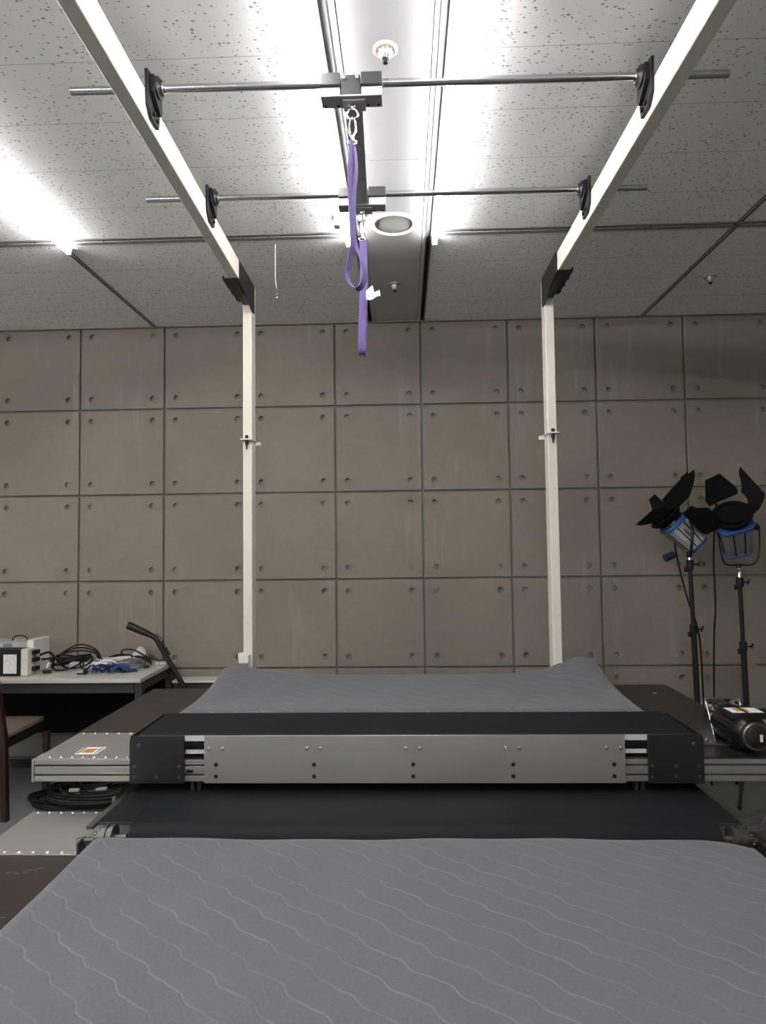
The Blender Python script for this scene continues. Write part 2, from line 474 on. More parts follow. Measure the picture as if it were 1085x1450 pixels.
# ceiling: slabs with recessed gaps; the cross slot's shade is a black fill
L1, L2, L3, L4 = -1.73, -0.218, 0.140, 1.644
def ceiling():
    mb = MB(); t = 0.03
    T = CEIL + t
    y_near, y_far = 3.212, 3.236
    mb.use('tile')
    for x0, x1 in ((XL, L1 - .005), (L1 + .005, L2 - .012), (L3 + .012, L4 - .005), (L4 + .005, XR)):
        mb.box(x0, x1, YB, y_near, CEIL, T); mb.box(x0, x1, y_far, WALLY - .012, CEIL, T)
    mb.use('panel_white')
    px0, px1 = L2 + .040, L3 - .034
    ys = [YB, -1.0, .77, 2.60, 3.575, WALLY - .012]
    for a, b in zip(ys, ys[1:]):
        mb.box(px0, px1, a + .0025, b - .0025, CEIL + .002, T)
    mb.use('panel_white')
    mb.box(L2 + .012, px0 - .0025, YB, WALLY - .012, CEIL, T)
    mb.box(px1 + .0025, L3 - .012, YB, WALLY - .012, CEIL, T)
    mb.use('slot')
    mb.box(XL, XR, YB, WALLY + .1, CEIL + .045, CEIL + .1)
    mb.box(XL, L2 - .0125, y_near + .002, y_far, CEIL + .005, T + .01); mb.box(L3 + .0125, XR, y_near + .002, y_far, CEIL + .005, T + .01)  # black bars put the cross slot's shade into colour
    mb.use('rail_dark')     # metal backs of the recessed rails
    for x in (L2, L3): mb.box(x - .0115, x + .0115, YB, 3.3, CEIL + .012, CEIL + .02)
    struct('ceiling', mb, None)
ceiling()
def trim(n, *boxes, m='rail'):
    mb = MB()
    for b in boxes: mb.box(*b)
    struct('trim_%d' % n, mb, m, bevel=0.0008)
# lips along the cross channel and the thin tee rails
for n, (x0, x1) in enumerate(((XL, L2 - .015), (L3 + .015, XR)), 1):
    trim(n, (x0, x1, 3.196, 3.212, CEIL - .004, CEIL + .001), (x0, x1, 3.236, 3.262, CEIL - .003, CEIL + .001))
trim(3, (L1 - .016, L1 - .006, YB, WALLY - .03, CEIL - .003, CEIL + .001), (L1 + .006, L1 + .012, YB, WALLY - .03, CEIL - .003, CEIL + .001), m='rail_dark')
trim(4, (L4 - .012, L4 - .006, YB, WALLY - .03, CEIL - .003, CEIL + .001), (L4 + .006, L4 + .016, YB, WALLY - .03, CEIL - .003, CEIL + .001), m='rail_dark')
trim(5, (L2 - .017, L2 - .010, YB, WALLY - .03, CEIL - .003, CEIL + .001), (L2 + .010, L2 + .015, YB, WALLY - .03, CEIL - .003, CEIL + .001), m='rail_dark')
trim(6, (L3 - .015, L3 - .010, YB, WALLY - .03, CEIL - .003, CEIL + .001), (L3 + .010, L3 + .017, YB, WALLY - .03, CEIL - .003, CEIL + .001), m='rail_dark')
trim(7, (XL, XR, WALLY - .034, WALLY - .012, CEIL - .006, CEIL + .003))
struct('baseboard_back', MB().box(-4.2, XR, WALLY - .012, WALLY, 0, .055), 'slot')

# ------------------------------------------------------------------ ceiling lamps
def lamp(x, label, loop=False):
    r = thing('fluorescent_light', (x, 1.5, CEIL), label, 'light', 'linear fluorescent lights under the ceiling')
    for k in range(6):
        y1 = 3.265 - 1.2 * k; y0 = y1 - 1.18
        mb = MB(); mb.cyl((x, y0, CEIL - .034), (x, y1, CEIL - .034), .012, n=14)
        make('tube', mb, 'tube', r)
        mb = MB().box(x - .010, x + .010, y0 + .03, y1 - .03, CEIL - .018, CEIL - .0005)
        make('batten', mb, 'white_plastic', r, bevel=.002)
        for yy in (y0 - .012, y1 - .004):
            mb = MB().box(x - .013, x + .013, yy, yy + .014, CEIL - .048, CEIL - .0005)
            make('lamp_holder', mb, 'white_plastic', r, bevel=.003)
    if loop:
        pts = [(x + .035 + .022 * math.cos(a), 3.24 + .03 * math.sin(a), CEIL - .012 - .01 * math.cos(a)) for a in [k * 2 * PI / 16 for k in range(15)]]
        make('supply_cable', MB().tube([(x + .01, 3.25, CEIL - .02)] + pts, .0045), 'white_plastic', r)
    return r
lamp(-1.695, 'lit fluorescent tube on the left side of the ceiling, alone beside a thin rail', True)
lamp(-3.25, 'added unseen fluorescent row near the left wall, brightening the left side')  # out-of-view row, added only to lift the light on the left
lamp(-0.262, 'lit fluorescent tube left of the white middle ceiling strip, behind the purple straps')
lamp(0.170, 'lit fluorescent tube right of the white middle ceiling strip, ending beside the round speaker')

# ------------------------------------------------------------------ ceiling fittings
r = thing('ceiling_speaker', (-.033, 3.13, CEIL), 'round white flush speaker with beige grille in the middle ceiling strip', 'speaker')
mb = MB(); mb.lathe((-.033, 3.13, CEIL + .003), (0, 0, -1), [(.090, 0), (.110, 0), (.112, .006), (.108, .012), (.100, .014), (.094, .009), (.090, .004)], 48)
make('rim', mb, 'white_plastic', r)
mb = MB(); mb.lathe((-.033, 3.13, CEIL + .003), (0, 0, -1), [(.091, 0), (.091, .005), (.06, .008), (.02, .009), (.0001, .009)], 48)
make('grille', mb, 'speaker', r)

def sprinkler(x, y, R, label, big):
    r = thing('fire_sprinkler', (x, y, CEIL), label, 'sprinkler', 'fire sprinklers in the ceiling')
    mb = MB(); mb.lathe((x, y, CEIL + .004), (0, 0, -1), [(R * .55, 0), (R, 0), (R, .005), (R * .93, .008), (R * .75, .009), (R * .6, .0065)], 36)
    make('escutcheon', mb, 'beige' if big else 'alu', r)
    mb = MB()
    mb.lathe((x, y, CEIL + .004), (0, 0, -1), [(R * .58, 0), (R * .62, .010), (R * .46, .028), (R * .3, .036), (R * .2, .037)], 30)
    for k in range(10):
        a = 2 * PI * k / 10
        p0 = (x + R * .6 * math.cos(a), y + R * .6 * math.sin(a), CEIL - .006); p1 = (x + R * .33 * math.cos(a), y + R * .33 * math.sin(a), CEIL - .031)
        mb.cyl(p0, p1, .0022, n=6)
    make('deflector', mb, 'bright' if big else 'alu', r)
    mb = MB(); mb.lathe((x, y, CEIL - .030), (0, 0, -1), [(R * .27, 0), (R * .29, .008), (R * .2, .014), (.0001, .016)], 20)
    make('bulb_cap', mb, 'black_plastic', r)
sprinkler(-.040, 2.0, .039, 'fire sprinkler with beige ring nearest the camera, in the bright ceiling strip', True)
sprinkler(-.039, 3.88, .036, 'small fire sprinkler in the middle ceiling strip behind the round speaker', False)
sprinkler(1.811, 3.88, .036, 'small fire sprinkler in the dark right part of the ceiling', False)

r = thing('pull_cord', (-.642, 3.31, CEIL), 'thin pale pull cord with two shiny beads hanging from the ceiling channel', 'cord')
make('cord', MB().tube([(-.642, 3.31, CEIL), (-.643, 3.31, 2.93), (-.643, 3.31, 2.86), (-.637, 3.31, 2.81)], .0022, 6), 'white_plastic', r)
mb = MB(); mb.tube([(-.652, 3.31, 2.795), (-.648, 3.31, 2.801), (-.637, 3.31, 2.803), (-.626, 3.31, 2.801), (-.622, 3.31, 2.795)], .002, 6)
make('cross_bar', mb, 'bright', r)
for z in (2.782, 2.764): make('bead', MB().ball((-.6335, 3.31, z), .006), 'bright', r)
make('sensor_box', MB().box(-.312, -.285, 3.02, 3.09, CEIL - .012, CEIL).box(-.314, -.283, 3.035, 3.078, CEIL - .045, CEIL - .010), 'white_plastic', origin=(-.298, 3.055, CEIL), bevel=.003)
tag(bpy.data.objects['sensor_box'], 'small white box on the ceiling beside the left middle tube and far trolley', 'sensor')

# ------------------------------------------------------------------ overhead gantry
G = thing('overhead_gantry', (0, 3.52, 0), 'tall cream steel gantry of two posts, two ceiling beams and two cross rods', 'frame')
ZB, ZT = 2.830, 2.928
def beam(xa, xb, sgn):
    """beam box; xa/xb = inner face x at y=-0.45 and y=3.6"""
    mb = MB(); w = .049 * sgn
    ring = lambda x, y: [(x, y, ZB), (x + w, y, ZB), (x + w, y, ZT), (x, y, ZT)]
    mb.rings([ring(xa, -.45), ring(xb, 3.519)])
    return make('beam', mb, 'cream', G, bevel=.004)
beam(-.749, -.8147, -1); beam(.8166, .7658, 1)
posts = []
for x0, x1, y0 in ((-.8636, -.8137, 3.521), (.7658, .8147, 3.521)):
    mb = MB().box(x0, x1, y0, y0 + .088, 0, ZT)
    posts.append(make('post', mb, 'cream', G, bevel=.004))
for x0, x1 in ((-.798, -.749), (.8166, .8656)):
    make('post', MB().box(x0, x1, -.54, -.452, 0, ZT), 'cream', G, bevel=.004)
for p, cx, cz in ((posts[0], -.839, 2.069), (posts[1], .790, 2.077)):
    mb = MB().box(cx - .033, cx + .033, 3.494, 3.62, cz - .004, cz + .004)
    s = 1 if cx < 0 else -1
    mb.obox((cx + s * .039, 3.61, cz - .010), (1, 0, 0), (0, 1, 0), (0, 0, 1), .03, .012, .02)
    make('clamp_plate', mb, 'cream', p, bevel=.0015)
    mb = MB(); mb.cyl((cx, 3.506, cz + .022), (cx, 3.506, cz - .03), .0085, n=12); mb.cyl((cx, 3.506, cz - .03), (cx, 3.506, cz - .055), .0055, .0035, 10)
    mb.cyl((cx, 3.506, cz + .010), (cx, 3.506, cz + .022), .0095, n=6)
    make('clamp_bolt', mb, 'black_plastic', p)
mb = MB(); mb.prism([(-.883, 3.484, .936), (-.850, 3.484, .936), (-.850, 3.484, .927), (-.826, 3.484, .927), (-.826, 3.484, .884), (-.879, 3.484, .884)], (0, .036, 0))
make('cable_clip', mb, 'white_plastic', posts[0], bevel=.003)
# black angle brackets at the top corners
for sx, xi in ((-1, -.8137), (1, .7658)):
    mb = MB()
    d = -sx * .006
    mb.prism([(xi + d * .1, 3.227, ZB), (xi + d * .1, 3.227, ZT - .002), (xi + d * .1, 3.56, ZT - .002), (xi + d * .1, 3.56, 2.771), (xi + d * .1, 3.511, 2.766)], (d, 0, 0))
    xo = xi + sx * .075
    a, b = sorted((xi + d, xo))
    mb.box(a, b, 3.208, 3.516, ZB - .008, ZB - .001)
    a, b = sorted((xo, xo - sx * .006))
    mb.box(a, b, 3.208, 3.482, ZB - .001, ZB + .012)
    cx = xi + sx * .025
    mb.prism([(cx - .018, 3.227, ZB - .008), (cx + .018, 3.227, ZB - .008), (cx + .018, 3.506, ZB - .030), (cx - .018, 3.506, ZB - .030)], (0, 0, .018))
    br = make('corner_bracket', mb, 'black_steel', G, bevel=.0015)
    for yy in (3.286, 3.374, 3.462):
        mb = MB(); mb.cyl((xi + sx * .068, yy, ZB - .008), (xi + sx * .068, yy, ZB - .018), .006, n=6)
        make('bolt', mb, 'black_steel', br)
# cross rods with flange bearings
ZR = 2.955
for yl, yr, xa, xb in ((2.0166, 2.039, -1.0445, 1.031), (2.6836, 2.701, -1.062, 1.017)):
    mb = MB(); mb.cyl((xa, yl, ZR), (xb, yr, ZR), .0124, n=24)
    rod = make('rod', mb, 'chrome', G)
    for sx in (-1, 1):
        yy = yl if sx < 0 else yr
        xi = (-.749 - .0165 * (yy + .45)) if sx < 0 else (.8166 - .0128 * (yy + .45))
        d = -sx
        mb = MB()
        x0 = xi + d * .001
        # base plate on the beam side, gusseted block above
        mb.prism([(x0, yy - .052, ZR + .03), (x0, yy - .04, ZR - .075), (x0, yy - .01, ZR - .105), (x0, yy + .05, ZR - .105), (x0, yy + .06, ZR - .06), (x0, yy + .045, ZR + .02), (x0, yy - .03, ZR + .035)], (d * .010, 0, 0))
        x1 = x0 + d * .010
        mb.prism([(x1, yy - .034, ZR + .024), (x1, yy - .034, ZR - .03), (x1, yy + .03, ZR - .075), (x1, yy + .042, ZR - .06), (x1, yy + .036, ZR + .02)], (d * .014, 0, 0))
        mb.lathe((x1 + d * .012, yy, ZR), (d, 0, 0), [(.034, 0), (.034, .008), (.024, .014), (.021, .02), (.014, .02)], 24)
        be = make('rod_bearing', mb, 'black_steel', G, bevel=.0015)
        for yb, zb in ((yy + .03, ZR - .088), (yy, ZR - .085)):
            mb = MB(); mb.cyl((x1 - d * .001, yb, zb), (x1 + d * .007, yb, zb), .007, n=6)
            make('bolt', mb, 'black_plastic', be)
        mb = MB(); mb.lathe((x1 + d * .030, yy, ZR), (d, 0, 0), [(.0135, 0), (.018, 0), (.018, .006), (.0135, .006)], 24)
        make('collar', mb, 'bright', be)

# ------------------------------------------------------------------ trolley sliding on the rods
T = thing('rod_trolley', (-.15, 2.36, 2.89), 'grey double-block trolley with a long bar, sliding on both overhead rods', 'trolley')
for yf, xs in ((2.026, (-.2445, -.182, -.117, -.052)), (2.691, (-.256, -.194, -.129, -.060))):
    for a, b in ((xs[0], xs[1]), (xs[2], xs[3])):
        mb = MB().box(a, b, yf - .033, yf + .033, 2.931, 2.970)
        make('bearing_block', mb, 'block', T, bevel=.0015)
        mb = MB().box(a + .001, b - .001, yf - .021, yf + .033, 2.8985, 2.9305)
        make('bearing_foot', mb, 'foot', T, bevel=.001)
    mb = MB().box(xs[1] + .003, xs[2] - .003, yf - .029, yf + .03, 2.8985, 2.964)
    make('clamp_bracket', mb, 'block', T, bevel=.002)
    mb = MB().box(xs[0], xs[3], yf - .033, yf + .024, 2.892, 2.898)
    mb.box(xs[1] + .006, xs[2] + .012, yf - .02, yf + .036, 2.887, 2.8925)
    pl = make('mounting_plate', mb, 'bar_dark', T, bevel=.0015)
    for x in (xs[0] + .012, xs[1] - .010, xs[2] + .020, xs[3] - .012):
        mb = MB(); mb.cyl((x, yf + .012, 2.8925), (x, yf + .012, 2.8885), .0042, n=10); make('screw', mb, 'black_steel', pl)
    for x in (xs[1] + .012, xs[2] - .012):
        mb = MB(); mb.cyl((x, yf - .029, 2.952), (x, yf - .037, 2.952), .0065, n=12); make('bolt', mb, 'bright', T)
    # eye bolt
    xc = (xs[1] + xs[2]) / 2 + .002
    mb = MB(); mb.lathe((xc, yf + .006, 2.887), (0, 0, -1), [(.014, 0), (.014, .005), (.007, .006), (.006, .010)], 18)
    mb.tube([(xc + .017 * math.cos(a), yf + .006, 2.860 + .017 * math.sin(a)) for a in [k * 2 * PI / 24 for k in range(24)]], .0037, 10, True)
    make('eye_bolt', mb, 'bright', T)
mb = MB(); w = .0285
mb.rings([[(x + u, y, z) for u, z in ((-w, 2.899), (w, 2.899), (w, 2.908), (-w, 2.908))] for x, y in ((-.145, 2.062), (-.161, 2.656))])
make('connecting_bar', mb, 'bar_dark', T, bevel=.001)

# ------------------------------------------------------------------ purple straps
def snap_hook(x, y, z, mb):
    mb.tube(smooth_pts([(x, y, z), (x + .009, y, z - .012), (x + .010, y, z - .045), (x + .004, y, z - .062), (x - .004, y, z - .062), (x - .010, y, z - .045), (x - .009, y, z - .012)], 5, True), .0036, 8, True)
    mb.cyl((x, y, z - .062), (x, y, z - .078), .006, n=10)
    mb.tube([(x + .014 * math.cos(a), y, z - .082 + .006 * math.sin(a)) for a in [k * 2 * PI / 16 for k in range(16)]], .003, 6, True)
S1 = thing('hanging_strap', (-0.1467, 2.0342, 2.8594), 'purple strap on the near trolley eye, ending in an open teardrop loop', 'strap', 'purple straps hanging from the trolley')
mb = MB(); snap_hook(-.148, 2.032, 2.849, mb); make('snap_hook', mb, 'bright', S1)
# long run (edge-on) then teardrop
pts = smooth_pts([(-0.1467, 2.0293, 2.7734), (-0.1545, 2.0225, 2.6736), (-0.1545, 2.0205, 2.5758), (-0.1496, 2.0186, 2.478), (-0.1487, 2.0166, 2.4311)], 5)
pts += smooth_pts([(-0.1526, 2.0166, 2.4095), (-0.1623, 2.0147, 2.3655), (-0.1672, 2.0127, 2.3411), (-0.1604, 2.0049, 2.3069), (-0.1399, 2.0049, 2.2873), (-0.1213, 2.0108, 2.3), (-0.1125, 2.0205, 2.3411), (-0.1232, 2.0264, 2.388), (-0.1379, 2.0303, 2.4242), (-0.1447, 2.0323, 2.4584)], 6)
wv = [(.7, .7, 0)] * len(pts)
make('webbing', MB().ribbon(pts, (.55, .83, 0), .024, .0022), 'webbing', S1)
p2 = smooth_pts([(-0.1447, 2.0391, 2.7734), (-0.1369, 2.0391, 2.6932), (-0.1438, 2.0362, 2.6149), (-0.1457, 2.0333, 2.5367), (-0.1438, 2.0323, 2.4487)], 5)
make('webbing', MB().ribbon(p2, (.35, .93, 0), .024, .0022), 'webbing', S1)

S2 = thing('hanging_strap', (-0.1614, 2.6993, 2.8594), 'purple strap on the far trolley eye, closed loop with a white tag', 'strap', 'purple straps hanging from the trolley')
mb = MB(); snap_hook(-.160, 2.697, 2.849, mb); make('snap_hook', mb, 'bright', S2)
mb = MB(); mb.obox((-0.1643, 2.7091, 2.7616), (1, 0, .1), (0, 1, 0), (-.1, 0, 1), .02, .012, .05); make('buckle', mb, 'black_plastic', S2, bevel=.003)
loop = smooth_pts([(-0.1526, 2.711, 2.7734), (-0.1545, 2.713, 2.6736), (-0.1535, 2.7139, 2.5758), (-0.1565, 2.7139, 2.478), (-0.1594, 2.7139, 2.3802), (-0.1614, 2.7159, 2.3117), (-0.1623, 2.7042, 2.2844), (-0.1643, 2.6846, 2.2824), (-0.1653, 2.6729, 2.3069), (-0.1643, 2.6758, 2.3802), (-0.1594, 2.6846, 2.478), (-0.1565, 2.6915, 2.5758), (-0.1555, 2.6963, 2.6736), (-0.1584, 2.6993, 2.7734)], 5)
make('webbing', MB().ribbon(loop, (1, .25, 0), .030, .0022), 'webbing', S2)
mb = MB(); mb.ribbon([(-0.178, 2.6822, 2.4095), (-0.1467, 2.6846, 2.4105)], (0, 0, 1), .003, .0016); make('stitch_line', mb, 'black_plastic', S2)
mb = MB(); mb.prism([(-0.1457, 2.6748, 2.5386), (-0.1183, 2.6602, 2.5582), (-0.1105, 2.6748, 2.5337), (-0.08998, 2.6797, 2.5445), (-0.08606, 2.6797, 2.5201), (-0.1027, 2.6748, 2.5152), (-0.1154, 2.6621, 2.5005), (-0.1301, 2.6621, 2.4956), (-0.1447, 2.6748, 2.5044)], (0, .0015, 0))
tg = make('care_tag', mb, 'paper', S2)
mb = MB()
for k in range(7): mb.obox((-.137 + .005 * k, 2.6605, 2.515 - .004 * math.sin(k * .6)), (1, 0, 0), (0, 1, 0), (0, 0, 1), .003, .001, .005)
for k in range(5): mb.obox((-.135 + .004 * k, 2.6615, 2.533 + .002 * k), (1, 0, .4), (0, 1, 0), (-.4, 0, 1), .0025, .001, .002)
make('print', mb, 'mid_grey', tg)

# ------------------------------------------------------------------ aluminium profile helper
def profile(mb, x0, x1, y0, y1, z0, z1):
    """slotted extrusion along x, slots on front and back faces"""
    h = z1 - z0; d = .024
    s = [(z0 + h * .26, z0 + h * .34), (z0 + h * .70, z0 + h * .78)]
    P = [(y0, z0), (y0, s[0][0]), (y0 + d, s[0][0]), (y0 + d, s[0][1]), (y0, s[0][1]), (y0, s[1][0]), (y0 + d, s[1][0]), (y0 + d, s[1][1]), (y0, s[1][1]), (y0, z1), (y1, z1), (y1, z0)]
    mb.rings([[(x0, y, z) for y, z in P], [(x1, y, z) for y, z in P]])
    return mb

def screw(name, parent, c, axis, r=.006, m='bright'):
    ax = Vector(axis)
    if name == 'rivet':
        mb = MB(); mb.lathe(c, ax, [(r, 0), (r * .92, r * .3), (r * .7, r * .52), (r * .4, r * .66), (.0001, r * .7)], 16)
        return make(name, mb, 'rivet', parent, angle=80)
    mb = MB(); mb.lathe(c, ax, [(r, 0), (r * .95, .0018), (r * .45, .0026), (r * .4, .0008), (.0001, .0008)], 14)
    return make(name, mb, m, parent)

# ------------------------------------------------------------------ raised conveyor
U = thing('raised_conveyor', (0, 2.63, 0), 'raised black belt conveyor behind a long screwed metal front plate', 'conveyor')
# belt loop along y, width along x
def belt_loop(x0, x1, ya, yb, zc, r, th=.004, n=14):
    P = []
    for k in range(n + 1):
        a = PI / 2 + PI * k / n; P.append((ya + r * math.cos(a), zc + r * math.sin(a)))
    for k in range(n + 1):
        a = -PI / 2 + PI * k / n; P.append((yb + r * math.cos(a), zc + r * math.sin(a)))
    mb = MB()
    inner = []
    for k in range(n + 1):
        a = PI / 2 + PI * k / n; inner.append((ya + (r - th) * math.cos(a), zc + (r - th) * math.sin(a)))
    for k in range(n + 1):
        a = -PI / 2 + PI * k / n; inner.append((yb + (r - th) * math.cos(a), zc + (r - th) * math.sin(a)))
    m = len(P)
    vo = [[mb.bm.verts.new((x, y, z)) for y, z in P] for x in (x0, x1)]
    vi = [[mb.bm.verts.new((x, y, z)) for y, z in inner] for x in (x0, x1)]
    for i in range(m):
        j = (i + 1) % m
        mb._f([vo[0][i], vo[0][j], vo[1][j], vo[1][i]]); mb._f([vi[0][i], vi[0][j], vi[1][j], vi[1][i]])
        for q in (0, 1): mb._f([vo[q][i], vo[q][j], vi[q][j], vi[q][i]])
    return mb
make('belt', belt_loop(-1.0, 1.035, 2.50, 2.775, .771, .034), 'belt', U)
for y in (2.50, 2.775):
    mb = MB(); mb.cyl((-.995, y, .771), (1.03, y, .771), .0285, n=24); make('roller', mb, 'steel_dull', U)
mb = profile(MB(), -1.385, 1.72, 2.462, 2.538, .636, .714); make('front_rail', mb, 'alu', U, bevel=.001)
make('end_cap', MB().box(-1.396, -1.386, 2.460, 2.540, .634, .716), 'alu', U, bevel=.002)
mb = profile(MB(), -1.385, 1.72, 2.735, 2.80, .636, .714); make('rear_rail', mb, 'alu', U, bevel=.001)
make('side_rail', MB().box(-1.384, -1.305, 2.539, 2.734, .636, .714), 'alu', U, bevel=.001)
make('edge_strip', MB().box(-.99, 1.03, 2.4625, 2.4665, .782, .8015).box(-.82, -.745, 2.466, 2.475, .735, .748).box(.783, .863, 2.466, 2.475, .735, .748), 'foot', U)
fp = make('front_plate', MB().box(-.747, .783, 2.454, 2.4605, .632, .8035), 'plate', U, bevel=.001)
for k in range(5):
    cx = -.7035 + k * .3615
    for dx, z in ((-.025, .757), (.025, .757), (0, .699), (0, .657)):
        screw('screw', fp, (cx + dx, 2.454, z), (0, -1, 0), .0075, 'black_steel' if z < .7 else 'bright')
for sx in (-1, 1):
    a, b = ((-1.024, -.821) if sx < 0 else (.864, 1.062))
    o, i = (a, b) if sx < 0 else (b, a)
    ch = .02 * sx
    mb = MB(); mb.prism([(o, 2.452, .632), (o, 2.452, .790), (o - ch * .8, 2.452, .8045), (i, 2.452, .8045), (i, 2.452, .632)], (0, .0085, 0))
    ep = make('end_plate', mb, 'dark_plate', U, bevel=.001)
    screw('screw', ep, (o - sx * .035, 2.452, .770), (0, -1, 0), .009, 'steel_dull')
    for x in (o - sx * .018, o - sx * .10, o - sx * .185):
        for z in ((.693, .655) if x != o - sx * .10 else ((.655,) if sx < 0 else (.693, .655))):
            screw('screw', ep, (x, 2.452, z), (0, -1, 0), .006, 'steel_dull')
    mb = MB(); mb.box(min(o, o - sx * .004), max(o, o - sx * .004), 2.461, 2.80, .72, .80); make('side_plate', mb, 'dark_plate', U)
make('terminal_block', MB().box(-.815, -.79, 2.4585, 2.4615, .668, .679), 'black_plastic', U)
cl = make('cover_plate', MB().box(-1.385, -1.026, 2.464, 2.80, .7145, .719), 'cover', U, bevel=.0008)
for k in range(8):
    screw('rivet', cl, (-1.335 + k * .042, 2.476, .719), (0, 0, 1), .0055)
    if k < 7: screw('rivet', cl, (-1.36 + k * .05, 2.788, .719), (0, 0, 1), .0055)
lb = make('warning_label', MB().box(-1.262, -1.178, 2.515, 2.60, .719, .7198), 'paper', cl, label='white warning label with an orange panel')
make('orange_panel', MB().box(-1.245, -1.20, 2.528, 2.58, .7198, .7203), 'orange', lb)
mb = MB()
for x in (-1.2535, -1.188): mb.box(x - .003, x + .003, 2.52, 2.595, .7198, .7202)
make('black_line', mb, 'ink', lb)
cr = make('cover_plate', MB().box(1.064, 1.42, 2.464, 2.80, .7145, .719), 'dark_plate', U, bevel=.0008)
for k in range(5): screw('rivet', cr, (1.09 + k * .06, 2.788, .719), (0, 0, 1), .005)
for x in (-.8, .8):
    for y in (2.56, 2.74):
        make('leg', MB().box(x - .02, x + .02, y, y + .04, 0, .636), 'alu', U, bevel=.001)
for x in (-.80, -.775, .83, .855):
    mb = MB(); mb.obox((x, 2.50, .615), (1, 0, .0), (0, 1, 0), (0, 0, 1), .012, .03, .04); make('hanger', mb, 'table_steel', U)

# motor on the right end
M = thing('electric_motor', (1.25, 2.6, .72), 'black electric motor with silver flange bracket on the right end of the raised conveyor', 'motor')
mb = MB(); mb.box(1.075, 1.34, 2.60, 2.80, .7195, .7255)
base = make('base_plate', mb, 'steel_dull', M, bevel=.001)
for x, y in ((1.10, 2.62), (1.10, 2.68), (1.13, 2.65), (1.165, 2.635), (1.165, 2.67)): screw('bolt', base, (x, y, .7255), (0, 0, 1), .006)
mb = MB(); mb.box(1.187, 1.325, 2.715, 2.735, .726, .872)
mb.prism([(1.187, 2.715, .726), (1.187, 2.64, .726), (1.187, 2.715, .86)], (.006, 0, 0))
mb.prism([(1.319, 2.715, .726), (1.319, 2.64, .726), (1.319, 2.715, .86)], (.006, 0, 0))
fl = make('flange', mb, 'bright', M, bevel=.0015)
for x, z in ((1.203, .855), (1.309, .855), (1.203, .745), (1.309, .745)): screw('bolt', fl, (x, 2.715, z), (0, -1, 0), .007, 'black_steel')
ax = Vector((0, -1, 0))
mb = MB()
mb.lathe((1.256, 2.7145, .792), ax, [(.060, 0), (.066, .004), (.068, .03), (.069, .17), (.067, .20), (.060, .225), (.052, .235), (.0001, .235)], 40)
body = make('motor_body', mb, 'black_gloss', M)
mb = MB()
for k in range(12):
    a = 2 * PI * k / 12
    mb.obox((1.256 + .0675 * math.cos(a), 2.60, .792 + .0675 * math.sin(a)), (math.cos(a), 0, math.sin(a)), (0, 1, 0), (-math.sin(a), 0, math.cos(a)), .008, .15, .012)
make('rib', mb, 'black_gloss', body, bevel=.002)
mb = MB(); mb.lathe((1.256, 2.478, .792), ax, [(.050, 0), (.050, .014), (.046, .018), (.040, .018)], 36); make('end_ring', mb, 'steel_dull', M)
mb = MB(); mb.lathe((1.256, 2.478, .792), ax, [(.0405, 0), (.0405, .021), (.036, .024), (.0001, .024)], 36); ec = make('end_cap', mb, 'black_plastic', M)
make('sticker', MB().box(1.262, 1.272, 2.4525, 2.4538, .777, .802), 'label_white', ec)
mb = MB().box(1.195, 1.325, 2.52, 2.64, .838, .862); tb = make('terminal_box', mb, 'black_plastic', M, bevel=.004)
wl = make('warning_label', MB().box(1.205, 1.318, 2.528, 2.60, .862, .8626), 'paper', tb)
make('orange_panel', MB().box(1.228, 1.275, 2.54, 2.588, .8626, .863), 'orange', wl)
make('cable_gland', MB().cyl((1.325, 2.60, .850), (1.36, 2.60, .850), .010, n=12), 'black_plastic', tb)

# ------------------------------------------------------------------ lower conveyor
W = thing('lower_conveyor', (0, 2.3, 0), 'lower black belt conveyor between the near mattress and the metal front plate', 'conveyor')
make('belt', belt_loop(-.905, .985, 2.205, 2.60, .545, .052), 'belt', W)
for y in (2.205, 2.60):
    mb = MB(); mb.cyl((-.90, y, .545), (.98, y, .545), .0465, n=24); make('roller', mb, 'steel_dull', W)
for a, b in ((-1.022, -.9055), (.9855, 1.064)):
    make('deck_side', MB().box(a, b, 2.205, 2.62, .588, .5965), 'belt', W, bevel=.001)
    make('edge_strip', MB().box(a, b, 2.2025, 2.2048, .586, .5955), 'steel_dull', W)
for x in (-1.05, 1.07):
    make('side_rail', MB().box(x - .012, x + .012, 2.20, 2.66, .572, .584), 'steel_dull', W, bevel=.002)
make('side_rail', MB().box(-1.100, -1.085, 2.477, 2.66, .53, .575), 'steel_dull', W, bevel=.002)
for sx, x in ((-1, -1.015), (1, 1.075)):
    mb = MB()
    mb.lathe((x - sx * .06, 2.175, .560), (sx, 0, 0), [(.018, 0), (.037, 0), (.037, .014), (.030, .014), (.030, .022), (.036, .022), (.036, .036), (.026, .036), (.026, .050), (.016, .050), (.016, .064), (.011, .066)], 30)
    be = make('bearing', mb, 'steel_dull', W)
    mb = MB(); mb.cyl((x - sx * .10, 2.175, .560), (x + sx * .06, 2.165, .550), .0105, n=18)
    make('shaft', mb, 'steel_dull', be)
    for k in range(6):
        a = 2 * PI * k / 6
        mb = MB(); mb.cyl((x - sx * .006, 2.175 + .026 * math.cos(a), .553 + .026 * math.sin(a)), (x + sx * .002, 2.175 + .026 * math.cos(a), .553 + .026 * math.sin(a)), .003, n=8)
        make('bolt', mb, 'bright', be)
    mb = MB().box(min(x + sx * .035, x + sx * .043), max(x + sx * .035, x + sx * .043), 2.125, 2.178, .524, .562)
    make('bearing_bracket', mb, 'steel_dull', W, bevel=.002)
mb = MB(); mb.box(1.09, 1.112, 2.10, 2.215, .524, .566); make('take_up_bolt', mb, 'black_steel', W, bevel=.006)
